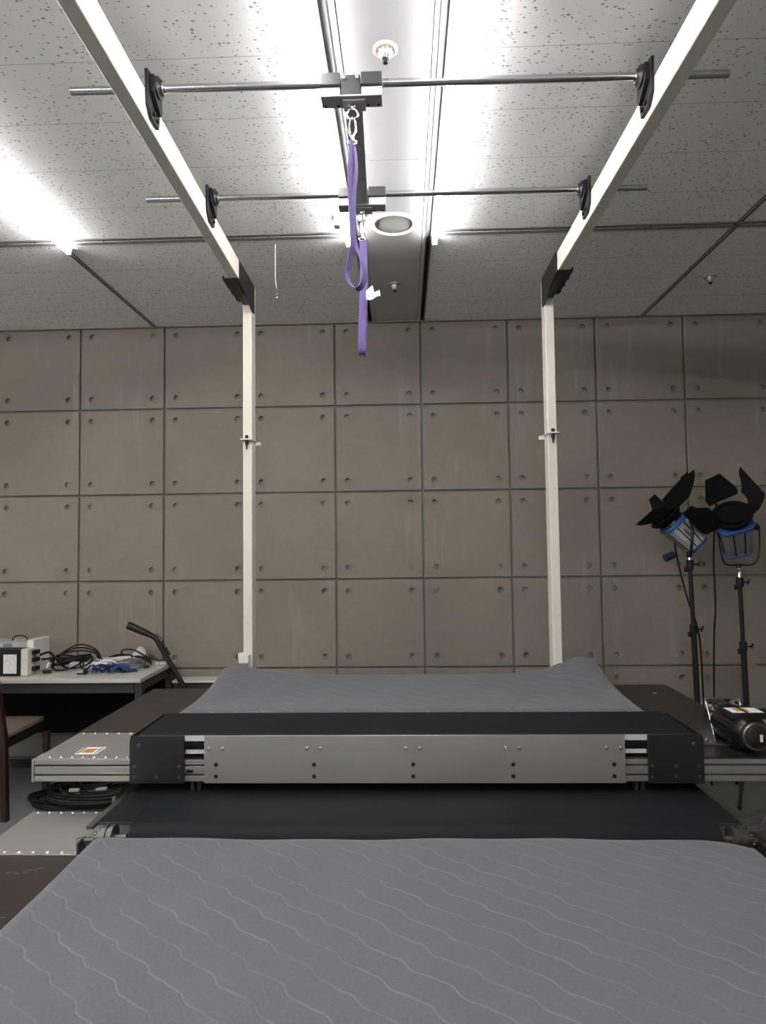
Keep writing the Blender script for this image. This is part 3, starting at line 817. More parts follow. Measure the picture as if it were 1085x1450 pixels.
cl = make('cover_plate', MB().box(-1.395, -1.062, 2.136, 2.476, .517, .522), 'cover', W, bevel=.0008)
for k in range(8):
    screw('rivet', cl, (-1.37 + k * .0435, 2.464, .522), (0, 0, 1), .0055)
    if k < 7: screw('rivet', cl, (-1.35 + k * .047, 2.149, .522), (0, 0, 1), .0055)
mb = profile(MB(), -1.395, 1.08, 2.140, 2.20, .436, .5165); make('front_rail', mb, 'alu', W, bevel=.001)
for x in (-1.0, 1.0):
    for y in (2.21, 2.42):
        make('leg', MB().box(x - .02, x + .02, y, y + .04, 0, .484), 'alu', W, bevel=.001)

# ------------------------------------------------------------------ plywood platforms and mattresses
def platform(y0, y1, zt, label, seam, legs):
    r = thing('plywood_platform', (0, (y0 + y1) / 2, 0), label, 'platform')
    bd = make('board', MB().box(-1.392, 1.404, y0, y1, zt - .018, zt), 'ply', r, bevel=.0012)
    if seam:
        make('screw', MB().lathe((1.27, y1 - .03, zt), (0, 0, 1), [(.012, 0), (.012, .003), (.0001, .004)], 14), 'bright', bd)
        make('screw', MB().lathe((-1.22, y1 - .03, zt), (0, 0, 1), [(.008, 0), (.008, .002), (.0001, .003)], 14), 'bright', bd)
    for x in (-1.36, 1.32):
        make('bearer', MB().box(x, x + .04, y0 + .01, y1 - .01, zt - .075, zt - .0185), 'table_steel', r, bevel=.001)
    for x, y in legs:
        make('leg', MB().box(x - .02, x + .02, y - .02, y + .02, 0, zt - .0755 if abs(x) > 1.3 else zt - .0185), 'table_steel', r, bevel=.001)
    return r, bd
Pu, bdu = platform(2.803, 3.512, .7195, 'brown film-faced plywood platform under the far mattress, level with the raised conveyor', True, [(-1.0, 3.46), (1.0, 3.46), (0, 3.4), (-1.0, 2.9), (1.0, 2.9)])
# side wings reach a little further back than the posts
make('wing', MB().box(-1.392, -.89, 3.5125, 3.65, .7015, .7195), 'ply', Pu)
make('wing', MB().box(.85, 1.404, 3.5125, 3.70, .7015, .7195), 'ply', Pu)
Pl, bdl = platform(.6, 2.135, .5165, 'dark brown plywood platform under the near mattress, with faded stamp marks', False, [(-1.34, .66), (1.34, .66), (-1.0, 1.4), (1.0, 1.4), (0, .7)])
# faded stamped marks on the lower board
mb = MB()
for k in range(11):
    x = -1.40 + .0262 * k; y = 1.945 + .0105 * k
    for q in range(3):
        a = random.uniform(-1, 1)
        cx = x + random.uniform(-.006, .006); cy = y + random.uniform(-.014, .014)
        if cx < -1.385: continue
        mb.obox((cx, cy, .5166), (math.cos(a), math.sin(a), 0), (-math.sin(a), math.cos(a), 0), (0, 0, 1), random.uniform(.008, .02), .003, .0004)
make('stamp_mark', mb, 'chalk', bdl)
mb = MB()
mb.tube(smooth_pts([(-1.25, 1.70, .5167), (-1.21, 1.735, .5167), (-1.13, 1.765, .5167), (-1.08, 1.79, .5167)], 6), .0011, 5)
mb.tube(smooth_pts([(-1.22, 1.685, .5167), (-1.16, 1.70, .5167), (-1.10, 1.74, .5167)], 6), .0013, 5)
make('scuff_mark', mb, 'chalk', bdl)

def mattress(name, x0, x1, y0, y1, zb, topf, label, nx=70, ny=36, liftb=True, edgef=None):
    mb = MB(); bm = mb.bm
    top, bot = [], []
    for j in range(ny + 1):
        rt, rb = [], []
        for i in range(nx + 1):
            u, v = i / nx, j / ny
            x, y = x0 + (x1 - x0) * u, y0 + (y1 - y0) * v
            if edgef: x, y = edgef(x, y, u, v)
            zt = topf(x, y)
            # rounded pad edge
            e = min(u * (x1 - x0), (1 - u) * (x1 - x0), v * (y1 - y0), (1 - v) * (y1 - y0))
            rt.append(bm.verts.new((x, y, zt - (.016 * (1 - e / .03) ** 2 if e < .03 else 0))))
            b = max(zb, zt - .082) if liftb else zb
            rb.append(bm.verts.new((x, y, b + (.008 * (1 - e / .02) ** 2 if e < .02 else 0))))
        top.append(rt); bot.append(rb)
    for j in range(ny):
        for i in range(nx):
            mb._f([top[j][i], top[j][i + 1], top[j + 1][i + 1], top[j + 1][i]])
            mb._f([bot[j][i], bot[j + 1][i], bot[j + 1][i + 1], bot[j][i + 1]])
    for i in range(nx):
        mb._f([top[0][i], bot[0][i], bot[0][i + 1], top[0][i + 1]]); mb._f([top[ny][i], top[ny][i + 1], bot[ny][i + 1], bot[ny][i]])
    for j in range(ny):
        mb._f([top[j][0], top[j + 1][0], bot[j + 1][0], bot[j][0]]); mb._f([top[j][nx], bot[j][nx], bot[j + 1][nx], top[j + 1][nx]])
    o = make(name, mb, 'quilt', origin=((x0 + x1) / 2, (y0 + y1) / 2, zb), angle=60)
    return tag(o, label, 'mattress')
KX = [-1.0, -.96, -.88, -.72, -.5, 0, .5, .70, .80, .88, .95, 1.03]
KA = [.060, .066, .074, .040, .022, .015, .020, .038, .075, .108, .100, .075]
def lerp(x):
    if x <= KX[0]: return KA[0]
    for a, b, p, q in zip(KX, KX[1:], KA, KA[1:]):
        if x <= b:
            t = (x - a) / (b - a); t = t * t * (3 - 2 * t); return p + (q - p) * t
    return KA[-1]
def far_top(x, y):
    s = max(0, (y - 2.98) / .53)
    return .799 + (lerp(x) + .010) * s ** 1.9 + .002 * math.sin(9 * x + 4 * y) + .0015 * math.sin(23 * x - 11 * y)
mattress('mattress', -.978, 1.0, 2.832, 3.508, .7205, far_top, 'grey quilted mattress with curled-up back corners in front of the gantry posts', 90, 40,
         edgef=lambda x, y, u, v: (x * (1 - .02 * v * v), y))
def near_top(x, y):
    return .600 + .0025 * math.sin(5 * x + 3 * y) + .0015 * math.sin(17 * x - 9 * y) - (.012 * max(0, (x - .86) / .16) ** 2 if y > 1.9 else 0)
mattress('mattress', -.984, 1.05, .70, 2.098, .5172, near_top, 'large grey quilted mattress in the foreground filling the bottom of the view', 90, 60,
         edgef=lambda x, y, u, v: (x, y - (.035 * max(0, (u - .93) / .07) ** 2 if v > .8 else 0) * (v - .8) / .2))

# ------------------------------------------------------------------ left corner: table and things on it
TB = thing('work_table', (-2.4, 4.2, 0), 'long pale-topped work table with charcoal steel frame against the back wall', 'table')
mb = MB(); mb.box(-3.30, -1.577, 3.93, 4.535, .694, .72)
make('table_top', mb, 'laminate', TB, bevel=.003)
mb = MB(); mb.box(-3.24, -1.625, 3.955, 3.985, .630, .6935); mb.box(-3.24, -1.625, 4.46, 4.49, .630, .6935); mb.box(-1.628, -1.60, 3.986, 4.46, .630, .6935); mb.box(-3.27, -3.242, 3.986, 4.46, .630, .6935)
make('apron', mb, 'table_steel', TB, bevel=.002)
for x in (-1.622, -3.272):
    for y in (3.95, 4.455): make('leg', MB().box(x, x + .045, y, y + .045, 0, .6935), 'table_steel', TB, bevel=.003)
make('shade_panel', MB().box(-3.24, -1.625, 4.452, 4.459, .26, .6925), 'black_matt', TB)  # black sheet added in place of the deep shade under the table
make('stretcher', MB().box(-1.612, -1.588, 3.996, 4.454, .12, .16), 'table_steel', TB, bevel=.002)

ZT_ = .7205
r = thing('power_supply', (-2.47, 4.1, .72), 'black-fronted cream box with a white printed label on the table', 'device')
mb = MB().box(-2.62, -2.356, 4.027, 4.115, ZT_, .882); make('case', mb, 'black_plastic', r, bevel=.004)
make('side_frame', MB().box(-2.3555, -2.311, 4.018, 4.118, ZT_ + .001, .884), 'cream_case', r, bevel=.003)
mb = MB().box(-2.625, -2.356, 4.014, 4.0265, ZT_ + .002, .883); fpn = make('front_panel', mb, 'black_plastic', r, bevel=.003)
make('label', MB().box(-2.460, -2.378, 4.0125, 4.0139, .738, .853), 'label_white', fpn, label='white printed label')
for z in (.745, .80, .845): make('connector', MB().box(-2.3115, -2.285, 4.06, 4.11, z, z + .025), 'black_plastic', r, bevel=.002)
r = thing('instrument_case', (-2.5, 4.2, .72), 'pale grey instrument behind the black-fronted box, with a cable loop on top', 'device')
mb = MB().box(-2.70, -2.376, 4.125, 4.30, ZT_, .912); make('case', mb, 'grey_case', r, bevel=.003)
make('end_frame', MB().box(-2.3755, -2.333, 4.118, 4.305, ZT_, .926), 'white_plastic', r, bevel=.004)
make('panel', MB().box(-2.53, -2.475, 4.1215, 4.1245, .865, .905), 'mid_grey', r)
make('cable', MB().tube(smooth_pts([(-2.52, 4.2, .911), (-2.505, 4.2, .935), (-2.47, 4.2, .945), (-2.43, 4.2, .935), (-2.415, 4.2, .911)], 6), .004), 'black_cable', r)

def loops(mb, cx, cy, z0, rx, ry, n, r, tilt=0.0, jit=.02, hz=.02, a0=0, stack=1.2):
    for k in range(n):
        ph = random.uniform(0, 2 * PI); dx, dy = random.uniform(-jit, jit), random.uniform(-jit, jit)
        sx, sy = rx * random.uniform(.75, 1.05), ry * random.uniform(.75, 1.05)
        pts = []
        for i in range(28):
            a = 2 * PI * i / 28
            pts.append((cx + dx + sx * math.cos(a + a0), cy + dy + sy * math.sin(a + a0), z0 + r + (k * r * stack) + hz * (1 + math.sin(a + ph)) * .5 + tilt * math.sin(a)))
        mb.tube(pts, r, 7, True)
r = thing('cable_bundle', (-2.2, 4.28, .72), 'bundle of black cables looping across the table behind the boxes', 'cables')
mb = MB(); loops(mb, -2.15, 4.27, ZT_, .115, .09, 6, .0055, 0, .03, .06)
for h, xe in ((.10, -1.98), (.075, -2.0), (.05, -2.02)):
    mb.tube(smooth_pts([(-2.28, 4.22, .80 - h * .3), (-2.20, 4.27, .80 + h * .4), (-2.12, 4.30, .79 + h * .8), (-2.03, 4.33, .775 + h * .5), (xe, 4.33, ZT_ + .01), (-1.92, 4.32, ZT_ + .008)], 6), .005, 7)
mb.tube(smooth_pts([(-2.30, 4.13, .83), (-2.25, 4.14, .845), (-2.23, 4.16, .82), (-2.24, 4.18, .77), (-2.26, 4.20, ZT_ + .02)], 6), .007, 7)
mb.tube(smooth_pts([(-2.30, 4.15, .80), (-2.22, 4.17, .80), (-2.21, 4.21, .76), (-2.2, 4.24, ZT_ + .02)], 6), .007, 7)
make('cable', mb, 'black_cable', r)
make('plug', MB().obox((-2.235, 4.10, ZT_ + .012), (1, .3, 0), (-.3, 1, 0), (0, 0, 1), .05, .022, .018), 'black_plastic', r, bevel=.003)
make('plug', MB().obox((-2.245, 4.13, ZT_ + .045), (.3, 0, 1), (0, 1, 0), (-1, 0, .3), .035, .018, .016), 'white_plastic', r, bevel=.003)
make('cable_tie', MB().tube([(-2.085 + .012 * math.cos(a), 4.24, .765 + .04 * math.sin(a)) for a in [k * 2 * PI / 14 for k in range(14)]], .004, 6, True), 'black_plastic', r)
r = thing('power_strip', (-2.05, 4.31, .72), 'white multi-socket power strip lying on the table behind the blue straps', 'power strip')
mb = MB(); mb.obox((-2.06, 4.295, ZT_ + .019), (1, .12, 0), (-.12, 1, 0), (0, 0, 1), .24, .055, .036); pw = make('housing', mb, 'white_plastic', r, bevel=.005)
for k in range(5):
    mb = MB(); mb.cyl((-2.145 + .043 * k, 4.284 + .005 * k, ZT_ + .037), (-2.145 + .043 * k, 4.284 + .005 * k, ZT_ + .039), .015, n=16); make('socket', mb, 'grey_case', pw)
r = thing('black_cable', (-1.9, 4.40, .72), 'black cable arching along the wall side of the table', 'cable')
mb = MB()
mb.tube(smooth_pts([(-2.02, 4.40, ZT_ + .02), (-1.98, 4.43, .765), (-1.93, 4.45, .775), (-1.88, 4.45, .772), (-1.84, 4.45, .768), (-1.76, 4.42, .76), (-1.70, 4.40, ZT_ + .012)], 6), .0085, 8)
mb.tube(smooth_pts([(-1.90, 4.44, .772), (-1.91, 4.43, .80), (-1.88, 4.43, .815), (-1.82, 4.42, .812), (-1.76, 4.41, .785), (-1.70, 4.39, .75), (-1.68, 4.36, ZT_ + .006)], 6), .005, 8)
make('cable', mb, 'black_cable', r)
r = thing('strap_harness', (-1.87, 4.12, .72), 'heap of blue straps with black buckles near the front edge of the table', 'strap')
mb = MB()
for k in range(9):
    x = -1.96 + .024 * k
    mb.ribbon(smooth_pts([(x - .04, 4.08 + random.uniform(-.02, .03), ZT_ + .004 + .002 * k % .01), (x - .01, 4.11 + random.uniform(-.02, .03), ZT_ + .030 + random.uniform(0, .022)), (x + .03, 4.12 + random.uniform(-.03, .03), ZT_ + .022 + random.uniform(0, .02)), (x + .07, 4.14 + random.uniform(-.02, .03), ZT_ + .006)], 5), (.3 * random.uniform(-1, 1), 1, .5 * random.uniform(-1, 1)), .026, .0025)
make('webbing', mb, 'blue_strap', r)
for c, s in (((-1.975, 4.065, ZT_ + .018), (.022, .03, .032)), ((-1.92, 4.07, ZT_ + .03), (.03, .02, .016)), ((-1.76, 4.12, ZT_ + .012), (.028, .022, .018)), ((-1.84, 4.09, ZT_ + .045), (.04, .018, .012)), ((-2.0, 4.06, ZT_ + .006), (.05, .012, .008))):
    make('buckle', MB().obox(c, (1, .2, 0), (-.2, 1, 0), (0, 0, 1), *s), 'black_plastic', r, bevel=.003)
mb = MB(); mb.ribbon(smooth_pts([(-1.93, 4.10, ZT_ + .06), (-1.88, 4.13, ZT_ + .075), (-1.83, 4.15, ZT_ + .06), (-1.80, 4.17, ZT_ + .02)], 5), (0, 1, .2), .016, .003); make('tape', mb, 'paper', r)
r = thing('cable_coil', (-1.77, 4.26, .72), 'coil of thin grey cable on the table beside the blue straps', 'cables')
mb = MB(); loops(mb, -1.80, 4.27, ZT_, .10, .085, 9, .0035, 0, .02, .018); make('cable', mb, 'grey_cable', r)
r = thing('cable_coil', (-1.90, 4.36, .72), 'low coil of white cable on the table behind the blue straps', 'cables')
mb = MB(); loops(mb, -1.93, 4.36, ZT_, .11, .06, 7, .004, 0, .015, .022); make('cable', mb, 'white_plastic', r)
mb = MB()
for q in range(3):
    rg = []
    for j in range(7):
        rg.append([(-1.815 + .012 * q + (.028 + .012 * random.random()) * math.sin(PI * (j + .3) / 7) * math.cos(a), 4.46 + .025 * math.sin(a), ZT_ + .002 + .013 * j + .01 * random.random() + .01 * q) for a in [k * 2 * PI / 9 for k in range(9)]])
    mb.rings(rg)
o = make('crumpled_paper', mb, 'paper', origin=(-1.81, 4.46, .72), angle=15)
tag(o, 'crumpled white tissue standing at the wall side of the table', 'paper')
r = thing('earphone_cable', (-1.66, 4.42, .72), 'small white plugs and black lead at the back right corner of the table', 'cable')
mb = MB(); mb.tube(smooth_pts([(-1.74, 4.40, ZT_ + .004), (-1.73, 4.42, ZT_ + .028), (-1.69, 4.43, ZT_ + .034), (-1.65, 4.42, ZT_ + .022), (-1.61, 4.43, ZT_ + .024), (-1.595, 4.44, ZT_ + .004)], 6), .004); make('lead', mb, 'black_cable', r)
for x, y in ((-1.645, 4.37), (-1.62, 4.38), (-1.60, 4.37)): make('plug', MB().obox((x, y, ZT_ + .010), (1, .5, 0), (-.5, 1, 0), (0, 0, 1), .022, .016, .018), 'white_plastic', r, bevel=.003)
make('plug', MB().obox((-1.675, 4.27, ZT_ + .008), (1, .6, .1), (-.6, 1, 0), (0, 0, 1), .035, .014, .015), 'black_plastic', r, bevel=.003)

# chair
CH = thing('wooden_chair', (-2.45, 3.9, 0), 'dark red wooden chair with cream cushion at the left edge, tucked to the table', 'chair')
make('seat', MB().box(-2.66, -2.25, 3.67, 4.11, .425, .462), 'cushion', CH, bevel=.014, seg=3)
make('seat_frame', MB().box(-2.655, -2.255, 3.675, 4.105, .375, .4245), 'black_plastic', CH, bevel=.003)
for x in (-2.705, -2.25):
    s = 1 if x > -2.4 else -1
    mb = MB(); mb.rings([[(x + dx - s * o, 3.64 + dy - o * .6, z) for dx, dy in ((0, 0), (.035, 0), (.035, .035), (0, .035))] for z, o in ((0, -.01), (.45, 0), (.70, .03), (.86, .05))]); make('leg', mb, 'wood', CH, bevel=.003)
    make('leg', MB().box(x, x + .035, 4.08, 4.115, 0, .44 if False else .374), 'wood', CH, bevel=.003)
make('backrest', MB().box(-2.655, -2.30, 3.612, 3.636, .66, .84), 'cushion', CH, bevel=.01, seg=3)

# low cabinet and bent tube
r = thing('low_cabinet', (-.9, 4.45, 0), 'low dark cabinet with a pale top edge along the wall, right of the table', 'cabinet')
make('body', MB().box(-1.55, -.55, 4.42, 4.535, .0, .596), 'dark_cabinet', r, bevel=.002)
make('top', MB().box(-1.555, -.545, 4.40, 4.54, .5965, .612), 'laminate_edge', r, bevel=.002)
r = thing('tube_handle', (-1.25, 4.22, 0), 'black bent tube handle leaning beside the table end', 'handle')
mb = MB(); pts = smooth_pts([(-1.655, 4.28, .930), (-1.632, 4.28, .917), (-1.615, 4.28, .90), (-1.60, 4.28, .875)], 5)
mb.tube([(-1.70, 4.28, .951)] + pts + [(-1.43, 4.28, .590), (-1.09, 4.28, .012)], .0165, 16); make('tube', mb, 'black_plastic', r)
mb = MB(); d = Vector((-.181, 0, .079)).normalized()
p = Vector((-1.655, 4.28, .930))
mb.lathe(p, d, [(.018, 0), (.021, .03), (.024, .10), (.025, .155), (.0235, .16), (.017, .161), (.017, .14)], 22); make('grip', mb, 'black_plastic', r)
mb = MB(); mb.tube(smooth_pts([(-1.625, 4.28, .936), (-1.60, 4.27, .928), (-1.575, 4.27, .90), (-1.572, 4.27, .87)], 5), .0035, 7)
mb.obox((-1.575, 4.27, .872), (.5, 0, -.85), (0, 1, 0), (.85, 0, .5), .035, .02, .02); mb.obox((-1.545, 4.275, .825), (.5, 0, -.85), (0, 1, 0), (.85, 0, .5), .06, .02, .018)
make('hook', mb, 'black_plastic', r, bevel=.002)

# cable coil on the floor
r = thing('cable_coil', (-1.95, 3.98, 0), 'big coil of black cables on the floor under the left end of the raised conveyor', 'cables')
mb = MB(); loops(mb, -1.87, 3.98, 0, .37, .20, 7, .010, 0, .03, .006, stack=.9); make('thick_cable', mb, 'black_cable', r)
mb = MB(); loops(mb, -1.84, 4.0, .05, .20, .12, 5, .005, 0, .06, .05)
mb.tube(smooth_pts([(-1.75, 3.95, .06), (-1.65, 4.05, .10), (-1.56, 3.98, .08), (-1.48, 3.95, .05), (-1.4, 3.97, .02)], 6), .005)
make('thin_cable', mb, 'black_cable', r)
make('plug', MB().obox((-1.93, 3.85, .10), (1, .1, 0), (-.1, 1, 0), (0, 0, 1), .06, .02, .018), 'grey_case', r, bevel=.004)
make('plug', MB().obox((-1.78, 3.87, .10), (1, -.1, .1), (.1, 1, 0), (0, 0, 1), .07, .018, .016), 'grey_case', r, bevel=.004)

# ------------------------------------------------------------------ right corner: stands and studio lamps
def stand(x, y, topx, ztop, feet, label, cx, clamps):
    r = thing('light_stand', (x, y, 0), label, 'light stand', 'black light stands by the back wall')
    P = lambda z: Vector((x + (topx - x) * z / ztop, y, z))
    mb = MB(); mb.cyl(P(.10), P(clamps[0]), .0165, n=16); col = make('column', mb, 'black_steel', r)
    mb = MB(); mb.cyl(P(clamps[0]), P(clamps[1]), .0125, n=16); make('column', mb, 'black_steel', r)
    mb = MB(); mb.cyl(P(clamps[1]), P(ztop - .03), .008, n=14); mb.lathe(P(ztop - .09), (0, 0, 1), [(.009, 0), (.013, .004), (.013, .03), (.010, .034), (.010, .05), (.0135, .055), (.0135, .07), (.008, .075)], 16); make('spigot', mb, 'bright', r)
    for z in clamps:
        mb = MB(); p = P(z); mb.cyl(p - Vector((0, 0, .028)), p + Vector((0, 0, .028)), .0215, n=18); mb.obox(p + Vector((-.02, -.008, -.03)), (1, 0, 0), (0, 1, 0), (0, 0, 1), .03, .02, .03)
        make('collar', mb, 'black_plastic', r, bevel=.002)
        mb = MB(); s = 1; mb.cyl(p + Vector((.02 * s, -.004, 0)), p + Vector((.045 * s, -.006, 0)), .005, n=8); mb.obox(p + Vector((.05 * s, -.006, .002)), (.3, 0, 1), (0, 1, 0), (1, 0, -.3), .032, .01, .010)
        make('knob', mb, 'black_plastic', r, bevel=.002)
    for fx, fy in feet:
        mb = MB(); a = P(.42) + (Vector((fx, fy, 0)) - Vector((x, y, 0))) * .04
        mb.tube([a, Vector((fx, fy, .012))], .0095, 10)
        lg = make('leg', mb, 'black_steel', r)
        make('brace', MB().tube([P(.12), a.lerp(Vector((fx, fy, .012)), .6)], .006, 8), 'black_steel', r)
        make('rubber_foot', MB().ball((fx, fy, .012), .0118), 'black_plastic', lg)
    return r
stand(1.757, 4.1, 1.728, 1.46, [(1.52, 4.28), (1.60, 3.86), (2.02, 4.22)], 'black light stand left of the pair, behind the brown board corner', 0, (.965, 1.355))
stand(2.045, 4.1, 2.022, 1.352, [(1.843, 3.83), (2.28, 3.90), (2.10, 4.38)], 'black light stand right of the pair, behind the black motor', 0, (.86, 1.245))

def frame(axis, hint):
    a = Vector(axis).normalized(); s = a.cross(Vector(hint)).normalized(); t = s.cross(a)
    return a, s, t
def spotlight(front, axis, hint, W_, L_, ring_d, bodymat, flaps, label, text):
    a, s, t = frame(axis, hint)
    F = Vector(front); Rr = F - a * L_
    r = thing('studio_spotlight', tuple(Rr), label, 'studio light', 'studio spotlights on stands')
    def octo(c, w, h, k=.30):
        w, h = w / 2, h / 2
        q = [(1, 1 - k), (1, -1 + k), (1 - k, -1), (-1 + k, -1), (-1, -1 + k), (-1, 1 - k), (-1 + k, 1), (1 - k, 1)]
        return [c + s * (u * w) + t * (v * h) for u, v in q]
    mb = MB(); mb.rings([octo(Rr + a * .004, W_ * .82, W_ * .82), octo(Rr + a * L_ * .5, W_ * .92, W_ * .92), octo(F - a * .008, W_, W_)])
    body = make('housing', mb, bodymat, r, bevel=.004)
    mb = MB()
    for u, v in ((1, .35), (1, -.35), (-1, .35), (-1, -.35), (.35, 1), (-.35, 1), (.35, -1), (-.35, -1)):
        c0 = Rr + a * .01 + s * u * W_ * .415 + t * v * W_ * .415; c1 = F - a * .015 + s * u * W_ * .500 + t * v * W_ * .500
        mb.tube([c0, c1], .0038, 6)
    make('cooling_slot', mb, 'black_matt', body)
    mb = MB(); mb.rings([octo(F - a * .012, W_ * 1.06, W_ * 1.06), octo(F + a * .014, W_ * 1.10, W_ * 1.10)]); make('front_rim', mb, 'blue', r, bevel=.005)
    mb = MB(); mb.rings([octo(Rr - a * .012, W_ * .80, W_ * .80), octo(Rr + a * .010, W_ * .90, W_ * .90)]); make('rear_rim', mb, 'blue', r, bevel=.005)
    mb = MB(); mb.lathe(F + a * .014, a, [(W_ * .46, 0), (W_ * .50, .02), (ring_d * .48, .045), (ring_d * .5, .05), (ring_d * .5, .058), (ring_d * .42, .058), (ring_d * .40, .03)], 36)
    bd = make('barn_door_ring', mb, 'black_matt', r)
    mb = MB(); mb.lathe(F + a * .018, a, [(ring_d * .40, 0), (ring_d * .37, .010), (ring_d * .22, .020), (.0001, .024)], 30); make('lens', mb, 'lens', r)
    for poly in flaps:
        c = sum((Vector(p) for p in poly), Vector()) / len(poly)
        nrm = Vector((0, 0, 0))
        for i in range(len(poly)):
            nrm += (Vector(poly[i]) - c).cross(Vector(poly[(i + 1) % len(poly)]) - c)
        nrm.normalize()
        mb = MB(); mb.prism(poly, nrm * .0025); door = make('barn_door', mb, 'black_matt', r)
        Cc = F + a * .066
        near = sorted((Vector(p) for p in poly), key=lambda p: (p - Cc).length)[:2]
        m_ = (near[0] + near[1]) / 2; d_ = m_ - Cc; d_ -= a * d_.dot(a)
        rp = Cc + d_.normalized() * ring_d * .48
        make('hinge', MB().tube([rp, rp.lerp(m_, .5), m_ + (c - m_).normalized() * .01], .0065, 8), 'black_matt', door)
    return r, body, a, s, t, F, Rr
FA = [[(1.575, 4.1, 1.75), (1.663, 4.14, 1.833), (1.721, 4.17, 1.882), (1.717, 4.17, 1.89), (1.771, 4.19, 1.93), (1.777, 4.19, 1.917), (1.821, 4.21, 1.946), (1.819, 4.19, 1.908), (1.802, 4.17, 1.86), (1.751, 4.12, 1.771), (1.676, 4.09, 1.708), (1.618, 4.09, 1.688)],
      [(1.54, 4.22, 1.762), (1.577, 4.22, 1.795), (1.611, 4.18, 1.744), (1.646, 4.14, 1.69), (1.603, 4.14, 1.638), (1.545, 4.18, 1.691)],
      [(1.353, 3.93, 1.594), (1.471, 3.98, 1.682), (1.559, 4.02, 1.701), (1.618, 4.05, 1.661), (1.572, 4.05, 1.624), (1.558, 4.04, 1.636), (1.524, 4.01, 1.611), (1.39, 3.94, 1.591)]]
FB = [[(1.871, 4.17, 1.873), (1.974, 4.2, 1.917), (2.066, 4.19, 1.831), (2.067, 4.17, 1.807), (2.061, 4.16, 1.786), (1.978, 4.13, 1.753), (1.93, 4.12, 1.737), (1.861, 4.1, 1.707), (1.846, 4.12, 1.738)],
      [(2.026, 4.05, 1.942), (2.121, 4.0, 1.795), (2.132, 3.99, 1.776), (2.133, 3.99, 1.753), (2.123, 3.99, 1.726), (2.104, 4.0, 1.681), (2.066, 4.01, 1.647), (2.057, 4.04, 1.711), (2.068, 4.06, 1.747), (2.046, 4.09, 1.793), (2.053, 4.09, 1.821), (2.027, 4.07, 1.91)],
      [(1.668, 3.9, 1.702), (1.692, 3.9, 1.689), (1.774, 3.93, 1.69), (1.816, 3.96, 1.666), (1.848, 3.98, 1.641), (1.889, 4.0, 1.591), (1.841, 3.97, 1.562), (1.765, 3.94, 1.533), (1.728, 3.92, 1.542), (1.669, 3.9, 1.595), (1.606, 3.88, 1.657)],
      [(1.835, 3.97, 1.665), (1.903, 4.0, 1.703), (2.021, 4.0, 1.709), (2.046, 3.97, 1.676), (2.035, 3.95, 1.645), (1.999, 3.94, 1.618), (1.912, 3.94, 1.598), (1.857, 3.95, 1.613)]]
rA, bA, a, s, t, F, Rr = spotlight((1.640, 4.10, 1.604), (-.70, .0, .714), (0, -1, 0), .152, .185, .21, 'silver', FA, 'silver spotlight with blue rims tilted to the upper left, on the left stand', True)
# dark lettering along the side that faces the room (too small to read)
side = (s if s.y < 0 else -s) if abs(s.y) > abs(t.y) else (t if t.y < 0 else -t)
acr = side.cross(a)
mb = MB()
for k in range(9):
    c = F - a * (.050 + .0085 * k) + side * .0745 + acr * .004
    mb.obox(c, a, acr, side, .0055, random.uniform(.010, .015), .002)
make('lettering', mb, 'ink', bA)
mb = MB(); mb.tube(smooth_pts([(1.70, 4.005, 1.615), (1.706, 3.995, 1.56), (1.700, 3.99, 1.49), (1.712, 4.04, 1.425), (1.729, 4.10, 1.405)], 5), .009, 10)
mb.tube(smooth_pts([(1.729, 4.10, 1.405), (1.745, 4.16, 1.43), (1.735, 4.20, 1.50), (1.72, 4.195, 1.56)], 5), .007, 10)
make('yoke', mb, 'black_steel', rA)
mb = MB(); mb.cyl((1.729, 4.1, 1.40), (1.729, 4.1, 1.435), .017, n=16); make('yoke_socket', mb, 'black_plastic', rA)
mb = MB(); mb.tube(smooth_pts([(1.655, 4.12, 1.505), (1.66, 4.13, 1.446), (1.69, 4.135, 1.286), (1.734, 4.14, 1.114), (1.775, 4.14, .986), (1.795, 4.14, .836), (1.802, 4.14, .50), (1.83, 4.15, .10), (1.86, 4.2, .008)], 6), .0058, 8)
cb = make('power_cable', mb, 'black_cable', rA)
mb = MB(); mb.cyl((1.590, 4.125, 1.393), (1.655, 4.135, 1.418), .024, .021, 14); make('inline_switch', mb, 'switch', cb, bevel=.004)
rB, bB, a, s, t, F, Rr = spotlight((1.972, 4.05, 1.606), (-.36, -.62, .69), (1, 0, 0), .185, .225, .225, 'grey_body', FB, 'grey spotlight with blue rims pointing steeply up, on the right stand', False)
mb = MB(); mb.obox(F - a * .13 + (t if t.y < 0 else -t) * .103, s, t, a, .022, .003, .016); make('sticker', mb, 'paper', bB)
yk = [(2.124, 4.09, 1.60), (2.145, 4.09, 1.57), (2.140, 4.09, 1.42), (2.105, 4.095, 1.354), (2.022, 4.10, 1.350), (1.938, 4.095, 1.358), (1.908, 4.09, 1.46), (1.905, 4.09, 1.56)]
make('yoke', MB().tube(smooth_pts(yk, 5), .0055, 10), 'black_steel', rB)
for x in (2.125, 1.905): make('yoke_knob', MB().cyl((x - .006, 4.09, 1.573), (x + .02, 4.09, 1.573), .014, n=12), 'black_plastic', rB)
mb = MB(); mb.cyl((2.022, 4.1, 1.33), (2.022, 4.1, 1.358), .014, n=14); make('yoke_socket', mb, 'black_plastic', rB)
make('power_cable', MB().tube(smooth_pts([(1.975, 4.20, 1.50), (1.94, 4.21, 1.56), (1.928, 4.21, 1.48), (1.923, 4.21, 1.346), (1.924, 4.21, 1.084), (1.910, 4.21, .911), (1.896, 4.21, .514), (1.90, 4.22, .10), (1.94, 4.28, .008)], 6), .0058, 8), 'black_cable', rB)

